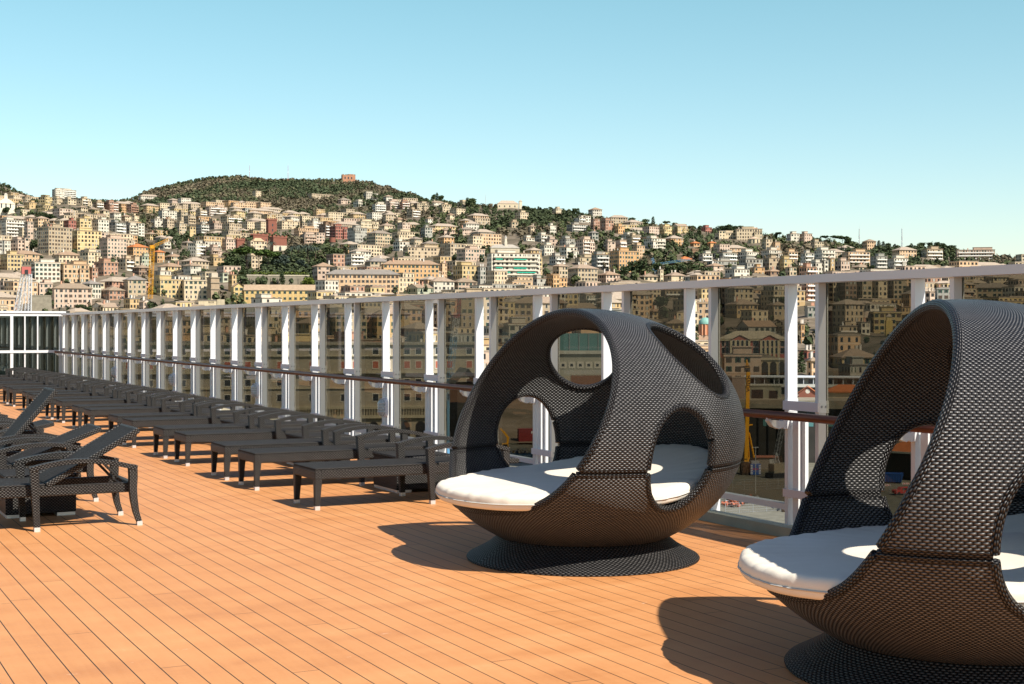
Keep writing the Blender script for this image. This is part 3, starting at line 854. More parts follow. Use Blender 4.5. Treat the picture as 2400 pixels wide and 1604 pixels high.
# crop x0 x1 ytop ybottom colour roof [options]; h hip, f flat, b flat with balcony bands, g gable; H = own windows
LIST = '''
1 357 518 128 200 wh b t2;1 150 210 178 228 ta f;1 95 165 225 268 cr h;1 165 250 218 272 oc f;1 265 360 180 238 ye f;1 360 430 190 242 cr f;1 430 520 195 245 cr f
1 525 620 190 248 cr b;1 640 710 215 262 ta b;1 711 810 215 290 te b;1 812 865 228 295 or f;1 866 950 233 302 te b;1 255 360 238 282 ye f;1 525 600 238 292 cr h
1 600 680 250 295 oc h;1 682 750 262 312 cr h;1 752 830 275 328 wh h;1 832 900 300 348 cr h;1 902 955 310 352 cr f
1 0 165 338 474 wh b H;1 166 226 352 500 pk f;1 225 330 308 402 pe h;1 440 520 342 412 rd f;1 522 624 328 408 ye f;1 625 745 335 418 wh f;1 746 860 355 432 gy b;1 862 985 375 458 wh b
1 265 487 385 590 ta f H p38;1 490 690 412 565 ye f p22;1 680 865 462 618 pk f H p32;1 866 1015 498 608 or h H p28;1 995 1080 420 488 ye h;1 0 70 480 572 wh f;1 72 190 475 550 pk f
1 65 275 543 638 pe h H p35;1 0 155 575 702 ye f H;1 365 545 550 645 cr h H p20;1 547 685 560 668 cr f;1 645 805 628 748 te f H p36;1 806 945 605 702 ta b;1 946 1035 590 655 gn f
1 1050 1130 543 632 or h;1 213 405 633 775 wh f H p12;1 406 604 645 770 pe f p14;1 606 670 670 755 te f;1 910 1030 645 722 br h;1 258 357 775 885 pk f H p5;1 357 620 772 945 pk h H p6
1 562 690 753 892 wh h;1 692 850 793 893 te h H p24;1 846 1000 718 884 ta h H p14;1 1040 1255 748 884 ye f H p26;1 1252 1450 753 884 cr f H p6;1 1085 1258 630 695 ye h;1 1260 1380 630 724 wh h
1 1060 1172 690 752 wh f;1 620 820 906 980 cr g;1 850 955 882 975 oc f;1 955 1035 885 980 pk g;1 1568 1625 718 842 oc f;1 1507 1570 703 784 gn f;1 1725 1935 878 935 wh f
1 1680 1800 588 674 cr f;1 1088 1214 273 348 wh f;1 1216 1290 285 364 ta f;1 1035 1115 330 394 wh f;1 1345 1420 270 324 ta b;1 1410 1560 245 304 pk b;1 1120 1195 333 404 ta f;1 1200 1280 363 444 ta f
1 1262 1344 310 384 ta b;1 1346 1420 338 424 pe b;1 1422 1514 345 414 ta b;1 1516 1665 313 374 cr b;1 1282 1344 385 458 ye f;1 1346 1434 370 434 gy b;1 1436 1530 360 418 pk f
1 1250 1335 478 524 ta h;1 1290 1408 498 604 wh b p48;1 1410 1520 528 604 pk b;1 1420 1540 598 664 oc f;1 1525 1620 473 554 pk f;1 1905 2060 348 404 cr f;1 2112 2200 343 444 wh b;1 2062 2110 360 404 ta f
1 2200 2290 368 464 br b;1 2020 2190 395 449 pe f;1 2060 2230 438 504 pk b;1 1096 1172 490 558 wh b;1 1130 1250 568 624 cr h
2 92 240 628 775 pk h H p18;2 185 690 678 884 pe h H p4;2 566 965 612 794 or h H p8;2 966 1020 638 724 pe f;2 455 628 596 684 ta h p20;2 740 925 776 850 gn g;2 880 1070 728 840 wh h H p22
2 1052 1222 733 834 pk h H p20;2 1020 1235 683 744 gy h;2 1060 1270 653 764 ye f;2 1230 1286 663 814 gy f;2 1292 1660 568 774 wh b H p16 aw;2 1085 1280 538 644 pk f H p34;2 1592 1700 743 804 gy f
2 1680 1845 738 800 or f;2 1746 1850 638 744 ta h;2 1850 2055 640 790 ta h H p34;2 2052 2205 688 774 pk h;2 2135 2340 553 706 or f H p36;2 836 960 478 548 oc h;2 715 995 528 614 ta f
2 468 640 406 530 ta h H p40;2 640 830 420 484 cr f;2 335 470 393 504 gy f p30;2 212 336 383 484 rd f;2 140 210 370 456 br f;2 395 550 348 404 cr f;2 550 660 358 404 cr h;2 650 760 488 564 wh f
2 760 850 453 524 ta h;2 320 450 573 654 wh b;2 640 740 318 364 cr h;2 742 835 265 329 ta b;2 870 920 318 364 wh h;2 840 920 390 464 gy f;2 960 1075 388 444 pk h;2 1090 1200 383 444 pk h
2 890 1015 203 244 wh h;2 962 1050 233 284 cr f;2 1020 1070 293 344 cr h;2 1090 1180 213 249 cr f;2 790 895 223 274 ta f;2 692 765 213 274 te b;2 592 690 208 274 pk b;2 505 600 228 288 wh b
2 580 645 165 216 wh h;2 445 545 155 199 wh f;2 262 360 185 239 pk h;2 375 460 210 254 wh f;2 1482 1580 288 334 cr f;2 1436 1510 353 404 ta f;2 1572 1630 373 424 cr h;2 1700 1770 378 434 wh f
2 1990 2085 250 304 wh h;2 1740 1810 262 299 cr f;2 2006 2070 333 409 te f;2 2072 2165 343 419 te f;2 2168 2240 383 449 or f;2 1890 2004 323 374 wh b;2 1840 1988 370 424 gy b
2 1527 1620 463 504 wh b;2 1622 1745 443 504 wh b;2 1656 1755 513 594 wh f;2 1790 1915 528 614 wh f;2 1690 1780 473 529 pk f;2 1792 1898 468 534 gy f;2 1902 2030 473 584 pk b;2 1990 2060 413 484 gy h
2 2096 2175 488 554 pk f;2 2177 2250 478 544 gy b;2 2252 2345 448 514 ta b;2 2012 2134 578 684 gy b;2 1722 1830 588 654 gy b;2 1900 2040 598 654 cr f
3 190 260 413 484 pe f;3 230 330 563 612 cr h;3 331 363 545 614 cr f;3 365 482 556 614 cr h;3 410 497 290 348 ye g;3 332 410 308 348 ye f;3 570 630 313 344 rd f
3 755 905 322 389 cr f p10;3 645 757 343 384 cr f;3 906 962 378 444 cr f;3 964 1005 393 449 pe f;3 1040 1110 348 389 wh f;3 1112 1180 348 389 pk f;3 1456 1530 376 434 pe h
3 1172 1245 393 419 cr f;3 640 767 453 504 gy b;3 775 885 448 499 wh b;3 900 1010 438 494 wh b;3 1117 1190 455 529 wh b;3 1192 1305 438 514 wh b;3 1345 1495 448 514 pe b;3 1022 1100 448 500 pe b
3 597 765 498 544 gy b;3 777 908 488 559 gy f;3 910 1000 483 544 ta f;3 995 1080 488 549 ye f;3 840 918 533 579 or f;3 920 1002 538 584 br h;3 1032 1095 533 579 ta f;3 1097 1155 523 579 or f
3 1157 1260 508 574 wh f;3 1262 1304 485 560 oc f;3 1306 1387 498 559 pk f;3 1500 1590 473 549 gy b;3 1592 1705 483 544 wh b;3 1396 1500 513 549 cr h;3 1967 2175 438 479 pk b p8;3 1780 1895 433 489 ta b
3 702 835 543 594 wh f;3 556 632 458 504 wh b;3 600 692 508 564 pk h;3 430 530 470 494 or h;3 510 562 388 424 or h;3 605 652 388 424 or h;3 255 375 373 434 wh b;3 130 240 353 404 wh b
3 35 100 393 444 pk f;3 102 160 383 444 pk b
c 1510 1760 270 405 oc h H p30;c 1832 1985 290 410 ta h H p24;c 1040 1192 425 565 ye h H p4;c 1285 1385 300 470 pe f H p2;c 1285 1385 190 310 ye f;c 900 1005 345 425 oc h;c 830 1005 420 500 ye h
c 1480 1785 712 890 pk f H p4;c 1600 1900 440 560 gy g;c 2082 2130 470 590 or f;c 2130 2230 330 440 gy f H p10;c 2090 2225 120 275 te b p36;c 990 1190 205 290 ta b;c 215 550 300 420 ta h;c 345 520 240 380 wh b
d 500 590 60 235 te b p40;d 652 705 135 235 cr f p60;d 706 800 130 238 br f;d 800 880 128 238 ta f;d 882 960 132 238 cr f p40;d 960 1060 128 236 ta f p20;d 1395 1605 142 243 ta h H p8;d 1160 1212 190 360 pk f;d 1213 1285 170 360 gy f H p6
d 868 1032 296 405 ye f H p10;d 662 905 488 580 ye h H p20;d 1000 1090 270 340 oc f;d 705 870 575 645 gy f;d 500 590 500 560 rd f;d 540 590 530 640 pe h;d 660 800 370 420 ta b;d 800 870 350 420 wh f;d 925 1060 420 500 gy g
p 1000 1060 700 790 ta h H;p 1070 1165 690 800 ta f H p10;p 1200 1330 695 790 ta h H p4;p 1180 1245 760 830 wh f H p10;p 870 960 720 800 oc h H p12;p 775 860 735 805 ta f H p10;p 690 770 745 805 oc h;p 600 680 735 800 cr f
p 470 560 730 790 ta h;p 350 450 735 795 pe h;p 250 340 738 795 ta f
'''
class B: pass
BL_ = []
for ent in LIST.replace('\n', ';').split(';'):
    ent = ent.split()
    if not ent: continue
    o = B(); ox, oy, sc = CROPS[ent[0]]
    o.u0, o.u1 = ox + float(ent[1]) * sc, ox + float(ent[2]) * sc; o.vt, o.vb = oy + float(ent[3]) * sc, oy + float(ent[4]) * sc
    o.col, o.kind = ent[5], ent[6]; o.H = 'H' in ent[7:]; o.aw = 'aw' in ent[7:]; o.psi = None
    for e in ent[7:]:
        if e[0] == 'p': o.psi = float(e[1:])
    BL_.append(o)
def solve(o):
    o.uc = (o.u0 + o.u1) / 2
    d = depth_at(o.uc, o.vb)
    if d is None or d > np.interp(o.uc, _cu, [c[3] for c in COLS]) - 25: d = float(np.interp(o.uc, _cu, [c[3] for c in COLS])) - 25
    o.d = d
    r = FW + RT * ((o.uc - 1200) / FPX); r.normalize(); o.r = r
    o.p = Vector((r.y, -r.x, 0))
    w = (o.u1 - o.u0) / FPX * d; o.w = w
    psi = R_(o.psi if o.psi is not None else random.choice([20, 28, 34, 40]) + random.uniform(-4, 4))
    o.D = max(5.0, min(14.0, .55 * w / max(.35, math.sin(psi) + .2)))
    if o.D * math.sin(psi) > .5 * w: o.D = .5 * w / math.sin(psi)
    o.W = (w - o.D * math.sin(psi)) / math.cos(psi)
    o.ztop = zat(o.vt, d); o.zb = terr(o.uc, d) - 6
    o.psi_r = psi
    o.ex = o.p * math.cos(psi) + r * math.sin(psi); o.ey = r * math.cos(psi) - o.p * math.sin(psi)
    left = pt(o.u0, d); o.c0 = left + o.p * o.D * math.sin(psi)
    o.ctr = o.c0 + o.ex * o.W / 2 + o.ey * o.D / 2
    o.rad = math.hypot(o.W, o.D) / 2
    return o
for o in BL_: solve(o)
random.seed(11)
# --------- more blocks of the same kind fill the streets between
FOREST = [(300, 505), (400, 488), (480, 486), (577, 480), (640, 500), (720, 512), (836, 520), (900, 505), (960, 480), (1000, 465), (960, 452), (870, 428), (690, 420), (484, 414), (341, 450)]
def in_poly(u, v, P):
    c = False; j = len(P) - 1
    for i in range(len(P)):
        if (P[i][1] > v) != (P[j][1] > v) and u < (P[j][0] - P[i][0]) * (v - P[i][1]) / (P[j][1] - P[i][1]) + P[i][0]: c = not c
        j = i
    return c
GARDEN = [(520, 612), (560, 570), (640, 560), (760, 565), (800, 600), (790, 640), (720, 672), (560, 672), (510, 640)]
DARKWOOD = [(1440, 640), (1490, 600), (1620, 600), (1690, 640), (1640, 665), (1450, 665)]
SLOPE2 = [(1130, 560), (1180, 520), (1280, 500), (1340, 530), (1260, 590), (1150, 590)]
WOODS_P = [[(310, 512), (380, 505), (400, 545), (470, 560), (540, 560), (520, 590), (440, 585), (380, 560)], FOREST, GARDEN, DARKWOOD, SLOPE2]
MAN = list(BL_)
LRECT = []
for q in ((628, 650, 498, 556), (594, 628, 553, 575), (641, 672, 558, 594), (586, 628, 557, 590), (556, 573, 564, 588), (773, 785, 557, 592), (1150, 1218, 551, 596), (1166, 1226, 466, 490), (1748, 1785, 536, 574),
          (1623, 1637, 578, 606), (72, 122, 690, 738), (580, 724, 644, 671), (495, 514, 640, 703), (548, 736, 664, 712), (466, 526, 702, 720), (1638, 1668, 735, 800), (1688, 1842, 770, 838), (1783, 1842, 838, 885), (2075, 2094, 738, 790),
          (-6, 34, 455, 503), (545, 640, 578, 640), (640, 745, 590, 642), (350, 398, 560, 640), (30, 72, 630, 740), (1872, 1886, 822, 880), (803, 833, 404, 424)):
    m = B(); m.u0, m.u1, m.vt, m.vb = q; m.d = depth_at((q[0] + q[1]) / 2, q[3]) or 2700; LRECT.append(m)
fill = []
cands = []
for v in np.arange(474, 905, 10.0):
    for u in np.arange(-60, 2480, 21.0): cands.append((u + random.uniform(-14, 14), v + random.uniform(-6, 6)))
random.shuffle(cands)
def dens(u, v):
    vr = np.interp(u, _cu, [c[4] for c in COLS])
    if v < vr + 14: return 0
    if any(in_poly(u, v, P) for P in WOODS_P): return .04
    if u > 1000: # villas among trees near the ridge
        return np.interp(v - vr, [14, 70, 110], [.10, .22, .9])
    return 1
more = []
for v in np.arange(650, 900, 9.0):
    for u in np.arange(1000, 2480, 19.0): more.append((u + random.uniform(-9, 9), v + random.uniform(-4, 4)))
random.shuffle(more); cands += more
for (u, v) in cands:
    if random.random() > dens(u, v): continue
    d = depth_at(u, v)
    if d is None or d < 440: continue
    o = B(); wpx = random.choice([random.uniform(14, 24), random.uniform(20, 44)]) * FPX / d; hm = random.choice([12, 15, 17, 19]) if d < 1500 else random.choice([9, 12, 13, 16])
    o.u0, o.u1 = u - wpx / 2, u + wpx / 2; o.vb = v; o.vt = v - hm * FPX / d
    o.col = random.choices(['cr', 'ye', 'oc', 'pe', 'or', 'pk', 'wh', 'ta', 'te', 'gy'], [8, 3, 3, 4, 1, 2.5, 3, 6, 1, 2])[0]
    o.kind = random.choices('hfb', [4, 4, 3])[0]; o.H = False; o.aw = False; o.psi = None; o.fill = True
    # must not hide a building drawn from the photograph, nor stand inside one
    bad = False
    for m in MAN + LRECT:
        iu = min(o.u1, m.u1) - max(o.u0, m.u0); iv = min(o.vb, m.vb) - max(o.vt, m.vt)
        if iu > 0 and iv > 0 and d < m.d + (30 if m in LRECT else 0) and iu * iv > (.07 if m in LRECT else .16) * (m.u1 - m.u0) * (m.vb - m.vt): bad = True; break
    if bad: continue
    solve(o)
    if any((o.ctr - m.ctr).length < (.60 if v < 650 else .47) * (o.rad + m.rad) for m in MAN + fill): continue
    fill.append(o)
fill.sort(key=lambda o: -(o.u1 - o.u0) * (o.vb - o.vt))
NIND = 300 - len(MAN)
print('manual', len(MAN), 'fill', len(fill))
ind_fill, rest = fill[:max(0, NIND)], fill[max(0, NIND):]
ALLB = MAN + ind_fill

def hip_roof(b, W, D, z, h, ov=.7, uvs=1.0):
    x0, x1, y0, y1 = -W / 2 - ov, W / 2 + ov, -ov, D + ov
    if W >= D: i = (y1 - y0) / 2; R0, R1 = Vector((x0 + i * .9, (y0 + y1) / 2, z + h)), Vector((x1 - i * .9, (y0 + y1) / 2, z + h))
    else: i = (x1 - x0) / 2; R0, R1 = Vector((0, y0 + i * .9, z + h)), Vector((0, y1 - i * .9, z + h))
    A, Bq, Cq, Dq = [Vector((x, y, z)) for x, y in ((x0, y0), (x1, y0), (x1, y1), (x0, y1))]
    if W >= D:
        b.face([A, Bq, R1, R0]); b.face([Bq, Cq, R1]); b.face([Cq, Dq, R0, R1]); b.face([Dq, A, R0])
    else:
        b.face([A, Bq, R0]); b.face([Bq, Cq, R1, R0]); b.face([Cq, Dq, R1]); b.face([Dq, A, R0, R1])
    t = .28
    for p, q in ((A, Bq), (Bq, Cq), (Cq, Dq), (Dq, A)):
        b.face([p - Vector((0, 0, t)), q - Vector((0, 0, t)), q, p])
    b.face([Dq - Vector((0, 0, t)), Cq - Vector((0, 0, t)), Bq - Vector((0, 0, t)), A - Vector((0, 0, t))])
def gable_roof(b, W, D, z, h, ov=.5):
    y0, y1, x0, x1 = -ov, D + ov, -W / 2 - ov, W / 2 + ov
    if W >= D:
        R0, R1 = Vector((x0, D / 2, z + h)), Vector((x1, D / 2, z + h))
        A, Bq, Cq, Dq = [Vector((x, y, z - .05)) for x, y in ((x0, y0), (x1, y0), (x1, y1), (x0, y1))]
        b.face([A, Bq, R1, R0]); b.face([Cq, Dq, R0, R1])
    else:
        R0, R1 = Vector((0, y0, z + h)), Vector((0, y1, z + h))
        A, Bq, Cq, Dq = [Vector((x, y, z - .05)) for x, y in ((x0, y0), (x1, y0), (x1, y1), (x0, y1))]
        b.face([Bq, Cq, R1, R0]); b.face([Dq, A, R0, R1])
    return R0, R1
def wall_box(b, W, D, z0, z1, bay, fl, m=0, skip='b'):
    """walls whose uv counts window bays and storeys down from the eaves"""
    nx, ny = max(1, round(W / bay)), max(1, round(D / bay)); nz = (z1 - z0) / fl; N = math.floor(nz) + 1
    X0, X1 = -W / 2, W / 2
    for q, n in (([(X0, 0), (X1, 0)], nx), ([(X1, 0), (X1, D)], ny), ([(X1, D), (X0, D)], nx), ([(X0, D), (X0, 0)], ny)):
        (a, c), (e, f) = q
        b.face([(a, c, z0), (e, f, z0), (e, f, z1), (a, c, z1)], [(0, N - nz), (n, N - nz), (n, N), (0, N)], m)
    if 't' not in skip: b.face([(X0, 0, z1), (X1, 0, z1), (X1, D, z1), (X0, D, z1)], None, m)
win_meshes = {}
def window_mesh(kind):
    if kind in win_meshes: return win_meshes[kind]
    w, h = .50, .95; b = MB()
    b.box(-w - .13, w + .13, -.05, .0, -h - .15, h + .18, 0)             # surround
    b.box(-w, w, -.075, -.051, -h, h, 1)                                  # dark opening
    if kind != 'plain':
        m = 2 if kind == 'green' else 3
        b.box(-w - .52, -w - .02, -.12, -.052, -h, h, m); b.box(w + .02, w + .52, -.12, -.052, -h, h, m)
    if kind == 'shut':
        b.box(-w, w, -.13, -.078, -h, h, 3)
    o = b.build('window', [M['win_frame'], M['win_glass'], M['shutter_green'], M['shutter_brown']])
    win_meshes[kind] = o.data; bpy.data.objects.remove(o); return win_meshes[kind]
def make_building(o, idx, target=None, tm=None):
    """target: an MB that takes the plain shape of a small far house instead of an object of its own"""
    fl = 3.4; H = o.ztop - o.zb
    psi = o.psi_r; W, D = o.W, o.D
    base = o.c0 + o.ex * W / 2
    ang = math.atan2(o.ex.y, o.ex.x)
    col, cname = PAL[o.col]; k = random.uniform(.86, 1.1); col = tuple(min(.8, c * k) for c in col)
    roofc = random.choice(ROOFC); o.cname = cname
    if o.col == 'or' and o.kind == 'h' and o.w < 32: roofc = (.48, .17, .06)
    hr = min(4.2, max(1.4, .20 * min(W, D) + .6)) if o.kind in 'hg' else 0
    ze = o.ztop - hr; zb = o.zb
    o.floors = max(1, int(round((o.ztop - 0 - terr(o.uc, o.d)) / fl)))
    if target is not None:
        T = Matrix.Translation((base.x, base.y, 0)) @ Matrix.Rotation(ang, 4, 'Z')
        b = MB(); wall_box(b, W, D, zb, ze, 3.3, fl)
        m_w = tm[o.col]
        for i in range(len(b.m)): b.m[i] = m_w
        r = MB()
        if o.kind == 'h': hip_roof(r, W, D, ze, hr)
        else: r.box(-W / 2 - .2, W / 2 + .2, -.2, D + .2, ze, ze + .5)
        r.m = [tm['roof']] * len(r.m)
        add(b, r); b.v = [tuple(T @ Vector(v)) for v in b.v]; add(target, b); return None
    root = empty('building', (base.x, base.y, zb), ang)
    def L(b): b.v = [(v[0], v[1], v[2] - zb) for v in b.v]; return b
    bay_ = random.uniform(2.5, 3.9); flr = fl * random.uniform(.92, 1.12) if not (o.H or o.kind == 'b') else fl
    b = MB(); wall_box(b, W, D, zb, ze, bay_, flr)
    if o.kind == 'g':
        z = ze
        if W >= D:
            for x in (-W / 2, W / 2): b.face([(x, 0, z), (x, D, z), (x, D / 2, z + hr - .06)][::(1 if x > 0 else -1)], [(0, 0), (0, 0), (0, 0)])
        else:
            for y in (0, D): b.face([(-W / 2, y, z), (W / 2, y, z), (0, y, z + hr - .06)][::(1 if y == 0 else -1)], [(0, 0)] * 3)
    if o.kind in 'fb': b.face([(-W / 2, 0, ze), (W / 2, 0, ze), (W / 2, D, ze), (-W / 2, D, ze)], [(0, 0)] * 4)
    plain = o.H or o.kind == 'b'
    L(b).build('wall', M['stucco' if (o.H and o.kind != 'b') else 'facade'], root, col)
    r = MB()
    if o.kind == 'h': hip_roof(r, W, D, ze, hr)
    elif o.kind == 'g': gable_roof(r, W, D, ze, hr)
    else:
        r.box(-W / 2 - .35, W / 2 + .35, -.35, D + .35, ze + .004, ze + .45)
        pw = W * random.uniform(.3, .6)
        r2 = MB(); x = random.uniform(-.5, .5) * (W - pw) * .8; r2.box(x - pw / 2, x + pw / 2, D * .25, D * .8, ze + .452, ze + 2.9)
        r2.box(x - pw / 2 - .4, x + pw / 2 + .4, D * .25 - .4, D * .8 + .4, ze + 2.902, ze + 3.2)
        if W > 8: L(r2).build('roof_storey', M['stucco'], root, tuple(c * .95 for c in col))
    ro = L(r).build('roof', M['roof'], root, roofc)
    if not o.H and W > 11 and random.random() < .5:
        # a lower or higher wing breaks the plain block
        ww = W * random.uniform(.3, .5); sx = random.choice((-1, 1)); hw = random.choice([-3.4, -3.4, 2.2]) if o.kind in 'fb' else -3.4; dw = random.uniform(1.2, 2.6)
        c = MB(); wall_box(c, ww, dw + 3, zb, ze + hw, bay_, flr); c.v = [(x + sx * (W - ww) / 2 * .96, y - dw, z) for x, y, z in c.v]; wg = L(c).build('wing', M['facade'], root, col)
        c = MB(); x = sx * (W - ww) / 2 * .96; c.box(x - ww / 2 - .3, x + ww / 2 + .3, -dw - .3, 3.3, ze + hw + .003, ze + hw + .4); L(c).build('wing_roof', M['roof'], wg, roofc)
    big = o.d < 1300 or o.w > 26
    for _ in range(random.choice([1, 2, 3]) if big else random.choice([0, 1])):
        c = MB(); x = random.uniform(-.38, .38) * W; y = random.uniform(.3, .7) * D; h0 = ze + (hr * .35 if hr else .45)
        c.box(x - .45, x + .45, y - .35, y + .35, h0, h0 + 1.9 + hr * .5); c.box(x - .55, x + .55, y - .45, y + .45, h0 + 1.905 + hr * .5, h0 + 2.1 + hr * .5)
        L(c).build('chimney', M['stucco'], ro, random.choice([(.5, .42, .33), (.55, .3, .2), (.6, .55, .48)]))
    nf = max(1, int((ze - terr(o.uc, o.d) + 3) / fl)); nf = min(nf, 9)
    if o.kind == 'b':
        par = random.choice([(.78, .75, .68), (.72, .66, .58), col])
        for i in range(nf):
            z = ze - fl * (i + 1) + .02
            c = MB(); c.box(-W * .46, W * .46, -1.35, -.003, z, z + .18); c.box(-W * .46, W * .46, -1.35, -1.22, z + .181, z + 1.05); 
            c.box(-W * .46, -W * .46 + .12, -1.219, -.003, z + .181, z + 1.05); c.box(W * .46 - .12, W * .46, -1.219, -.003, z + .181, z + 1.05)
            bo = L(c).build('balcony', M['stucco'], root, par)
            if o.aw and i in (1, 3, 4, 6):
                for (xa, xb) in ([(-.42, -.28), (-.05, .22)] if i % 2 else [(.02, .40), (-.3, -.12)]):
                    a = MB(); a.face([(W * xa, -1.5, z + 2.0), (W * xb, -1.5, z + 2.0), (W * xb, -.1, z + 2.75), (W * xa, -.1, z + 2.75)])
                    a.face([(W * xa, -1.5, z + 1.7), (W * xb, -1.5, z + 1.7), (W * xb, -1.5, z + 2.0), (W * xa, -1.5, z + 2.0)]); L(a).build('awning', M['awning'], root)
    elif o.H:
        kinds = random.choice([['green', 'green', 'shut'], ['brown', 'plain', 'shut'], ['green', 'plain'], ['plain', 'brown']])
        bay = 3.1
        nx, ny = max(2, round(W / bay)), max(1, round(D / bay)) if D * math.sin(psi) > 2 else 0
        while (nx + ny) * nf > 98: nf -= 1
        if nf < 4 and nx > 17: nx = 17; nf = min(5, 98 // (nx + ny))
        cnt = 0
        for i in range(nf):
            z = ze - fl * (i + .52) - zb
            for k in range(nx + ny):
                if random.random() < .05: continue
                w_ = bpy.data.objects.new('window', window_mesh(random.choice(kinds))); COL.objects.link(w_); w_.parent = root
                if k < nx: w_.location = (-W / 2 + W * (k + .5) / nx, -.003, z)
                else: w_.location = (-W / 2 - .003, D * (k - nx + .5) / ny, z); w_.rotation_euler = (0, 0, -math.pi / 2)
        # cornice and string course
        c = MB(); c.box(-W / 2 - .35, W / 2 + .35, -.35, D + .35, ze - .55, ze - .29 if hr else ze - .01, skip='t' if not hr else '')
        L(c).build('cornice', M['stucco'], root, tuple(min(.8, x * 1.08) for x in col))
        c = MB(); zc = ze - fl * max(1, nf - 1) - .1; c.box(-W / 2 - .1, W / 2 + .1, -.1, D + .1, zc, zc + .28, skip=''); L(c).build('string_course', M['stucco'], root, tuple(min(.8, x * 1.1) for x in col))
    return root
for i, o in enumerate(ALLB): o.root = make_building(o, i)
# far houses past the three hundred largest: one mass
if rest:
    keys = list(PAL); mats = []
    def colour_facade(k):
        m = M['facade'].copy(); m.name = 'facade_' + PAL[k][1].replace(' ', '_')
        nt = m.node_tree
        oi = [n for n in nt.nodes if n.type == 'OBJECT_INFO'][0]; rgb = nt.nodes.new('ShaderNodeRGB'); rgb.outputs[0].default_value = (*PAL[k][0], 1)
        for l in list(nt.links):
            if l.from_node == oi and l.from_socket.name == 'Color': nt.links.new(rgb.outputs[0], l.to_socket)
        return m
    tm = {}
    for k in keys: tm[k] = len(mats); mats.append(colour_facade(k))
    tm['roof'] = len(mats); rm = M['roof'].copy(); 
    oi = [n for n in rm.node_tree.nodes if n.type == 'OBJECT_INFO'][0]; rgb = rm.node_tree.nodes.new('ShaderNodeRGB'); rgb.outputs[0].default_value = (.40, .32, .24, 1)
    for l in list(rm.node_tree.links):
        if l.from_node == oi and l.from_socket.name == 'Color': rm.node_tree.links.new(rgb.outputs[0], l.to_socket)
    mats.append(rm)
    T = MB()
    for o in rest: make_building(o, 0, T, tm)
    tag(T.build('houses', mats), kind='stuff')
# ================================================================== LANDMARKS, WATERFRONT, YARD
def frame_at(u0, u1, d, psi=0.0, depth=12.0):
    """local frame of a front facing the deck: x along the front, y away; returns origin (front centre), angle, width"""
    uc = (u0 + u1) / 2; r = FW + RT * ((uc - 1200) / FPX); r.normalize(); p = Vector((r.y, -r.x, 0)); s = R_(psi)
    ex = p * math.cos(s) + r * math.sin(s)
    return pt(uc, d), math.atan2(ex.y, ex.x), (u1 - u0) / FPX * d / math.cos(s)
def pbox(name, dims, mat, root, col=None):
    b = MB(); b.box(*dims); return b.build(name, mat, root, col)
def lattice(b, a, c, w, n, r=.06, m=0, w2=None):
    a, c = Vector(a), Vector(c); d = (c - a).normalized(); up = Vector((0, 0, 1)) if abs(d.z) < .9 else Vector((1, 0, 0))
    x = d.cross(up).normalized(); y = x.cross(d); w2 = w if w2 is None else w2
    cr = lambda t: [a + (c - a) * t + (x * i + y * j) * (w + (w2 - w) * t) / 2 for i, j in ((-1, -1), (1, -1), (1, 1), (-1, 1))]
    P = [cr(k / n) for k in range(n + 1)]
    for k in range(4): b.bar(P[0][k], P[-1][k], r, 4, m)
    for i in range(n):
        for k in range(4):
            k2 = (k + 1) % 4
            b.bar(P[i][k], P[i][k2], r * .6, 3, m); b.bar(P[i][k] if i % 2 else P[i][k2], P[i + 1][k2] if i % 2 else P[i + 1][k], r * .6, 3, m)
LM = []                                     # (name, u, v) places the labels can lean on

# ---- waterfront terminal: long palazzo with red blinds and an arcade
D0 = 345.0
o0, ang, W = frame_at(300, 1116, D0, 0)
term = empty('waterfront_building', (o0.x, o0.y, GZ), ang); tag(term, 'long grey brown waterfront building with red blinds and an arcade, seen through the glass', 'building'); LM.append(('the long waterfront building', 700, 890))
zz = lambda v: zat(v, D0) - GZ
wc = (.37, .315, .235)
b = MB(); b.box(-W / 2, W / 2, 0, 14, 0, zz(809)); b.build('wall', M['stucco'], term, wc)
b = MB(); b.box(-W / 2 - .6, W / 2 + .6, -.7, 14.5, zz(809) + .003, zz(804)); b.build('roof', M['roof'], term, (.36, .31, .23))
for v0, v1, pr in ((836, 833, .5), (876, 871, .9), (912, 908, .35), (957, 953, .5), (982, 975, .7)):
    b = MB(); b.box(-W / 2 - .1, W / 2 + .1, -pr, -.002, zz(v0), zz(v1)); b.build('cornice', M['stucco'], term, (.46, .40, .28))
nb = 22; red = mat_plain('red_blind', (.42, .12, .07), .7)
wm = {}
def term_window(h, kind):
    if (h, kind) in wm: return wm[(h, kind)]
    b = MB(); w = .68; b.box(-w - .18, w + .18, -.09, -.003, -h / 2 - .2, h / 2 + .2, 0); b.box(-w, w, -.11, -.091, -h / 2, h / 2, 1)
    o = b.build('window', [M['win_frame'], red if kind == 'red' else M['win_glass']]); wm[(h, kind)] = o.data; bpy.data.objects.remove(o); return wm[(h, kind)]
for v0, v1, kind in ((817, 831, 'd'), (848, 864, 'red'), (890, 904, 'd'), (925, 941, 'd')):
    h = (v1 - v0) / FPX * D0
    for k in range(nb):
        w_ = link('window', term_window(h, kind), term); w_.location = (-W / 2 + W * (k + .5) / nb + (.5 if k % 2 else -.5), 0, zz((v0 + v1) / 2))
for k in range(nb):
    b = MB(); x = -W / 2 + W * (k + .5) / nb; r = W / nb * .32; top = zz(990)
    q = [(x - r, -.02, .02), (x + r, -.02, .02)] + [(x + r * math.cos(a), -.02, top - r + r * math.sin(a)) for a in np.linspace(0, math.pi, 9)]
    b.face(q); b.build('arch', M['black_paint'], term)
b = MB()
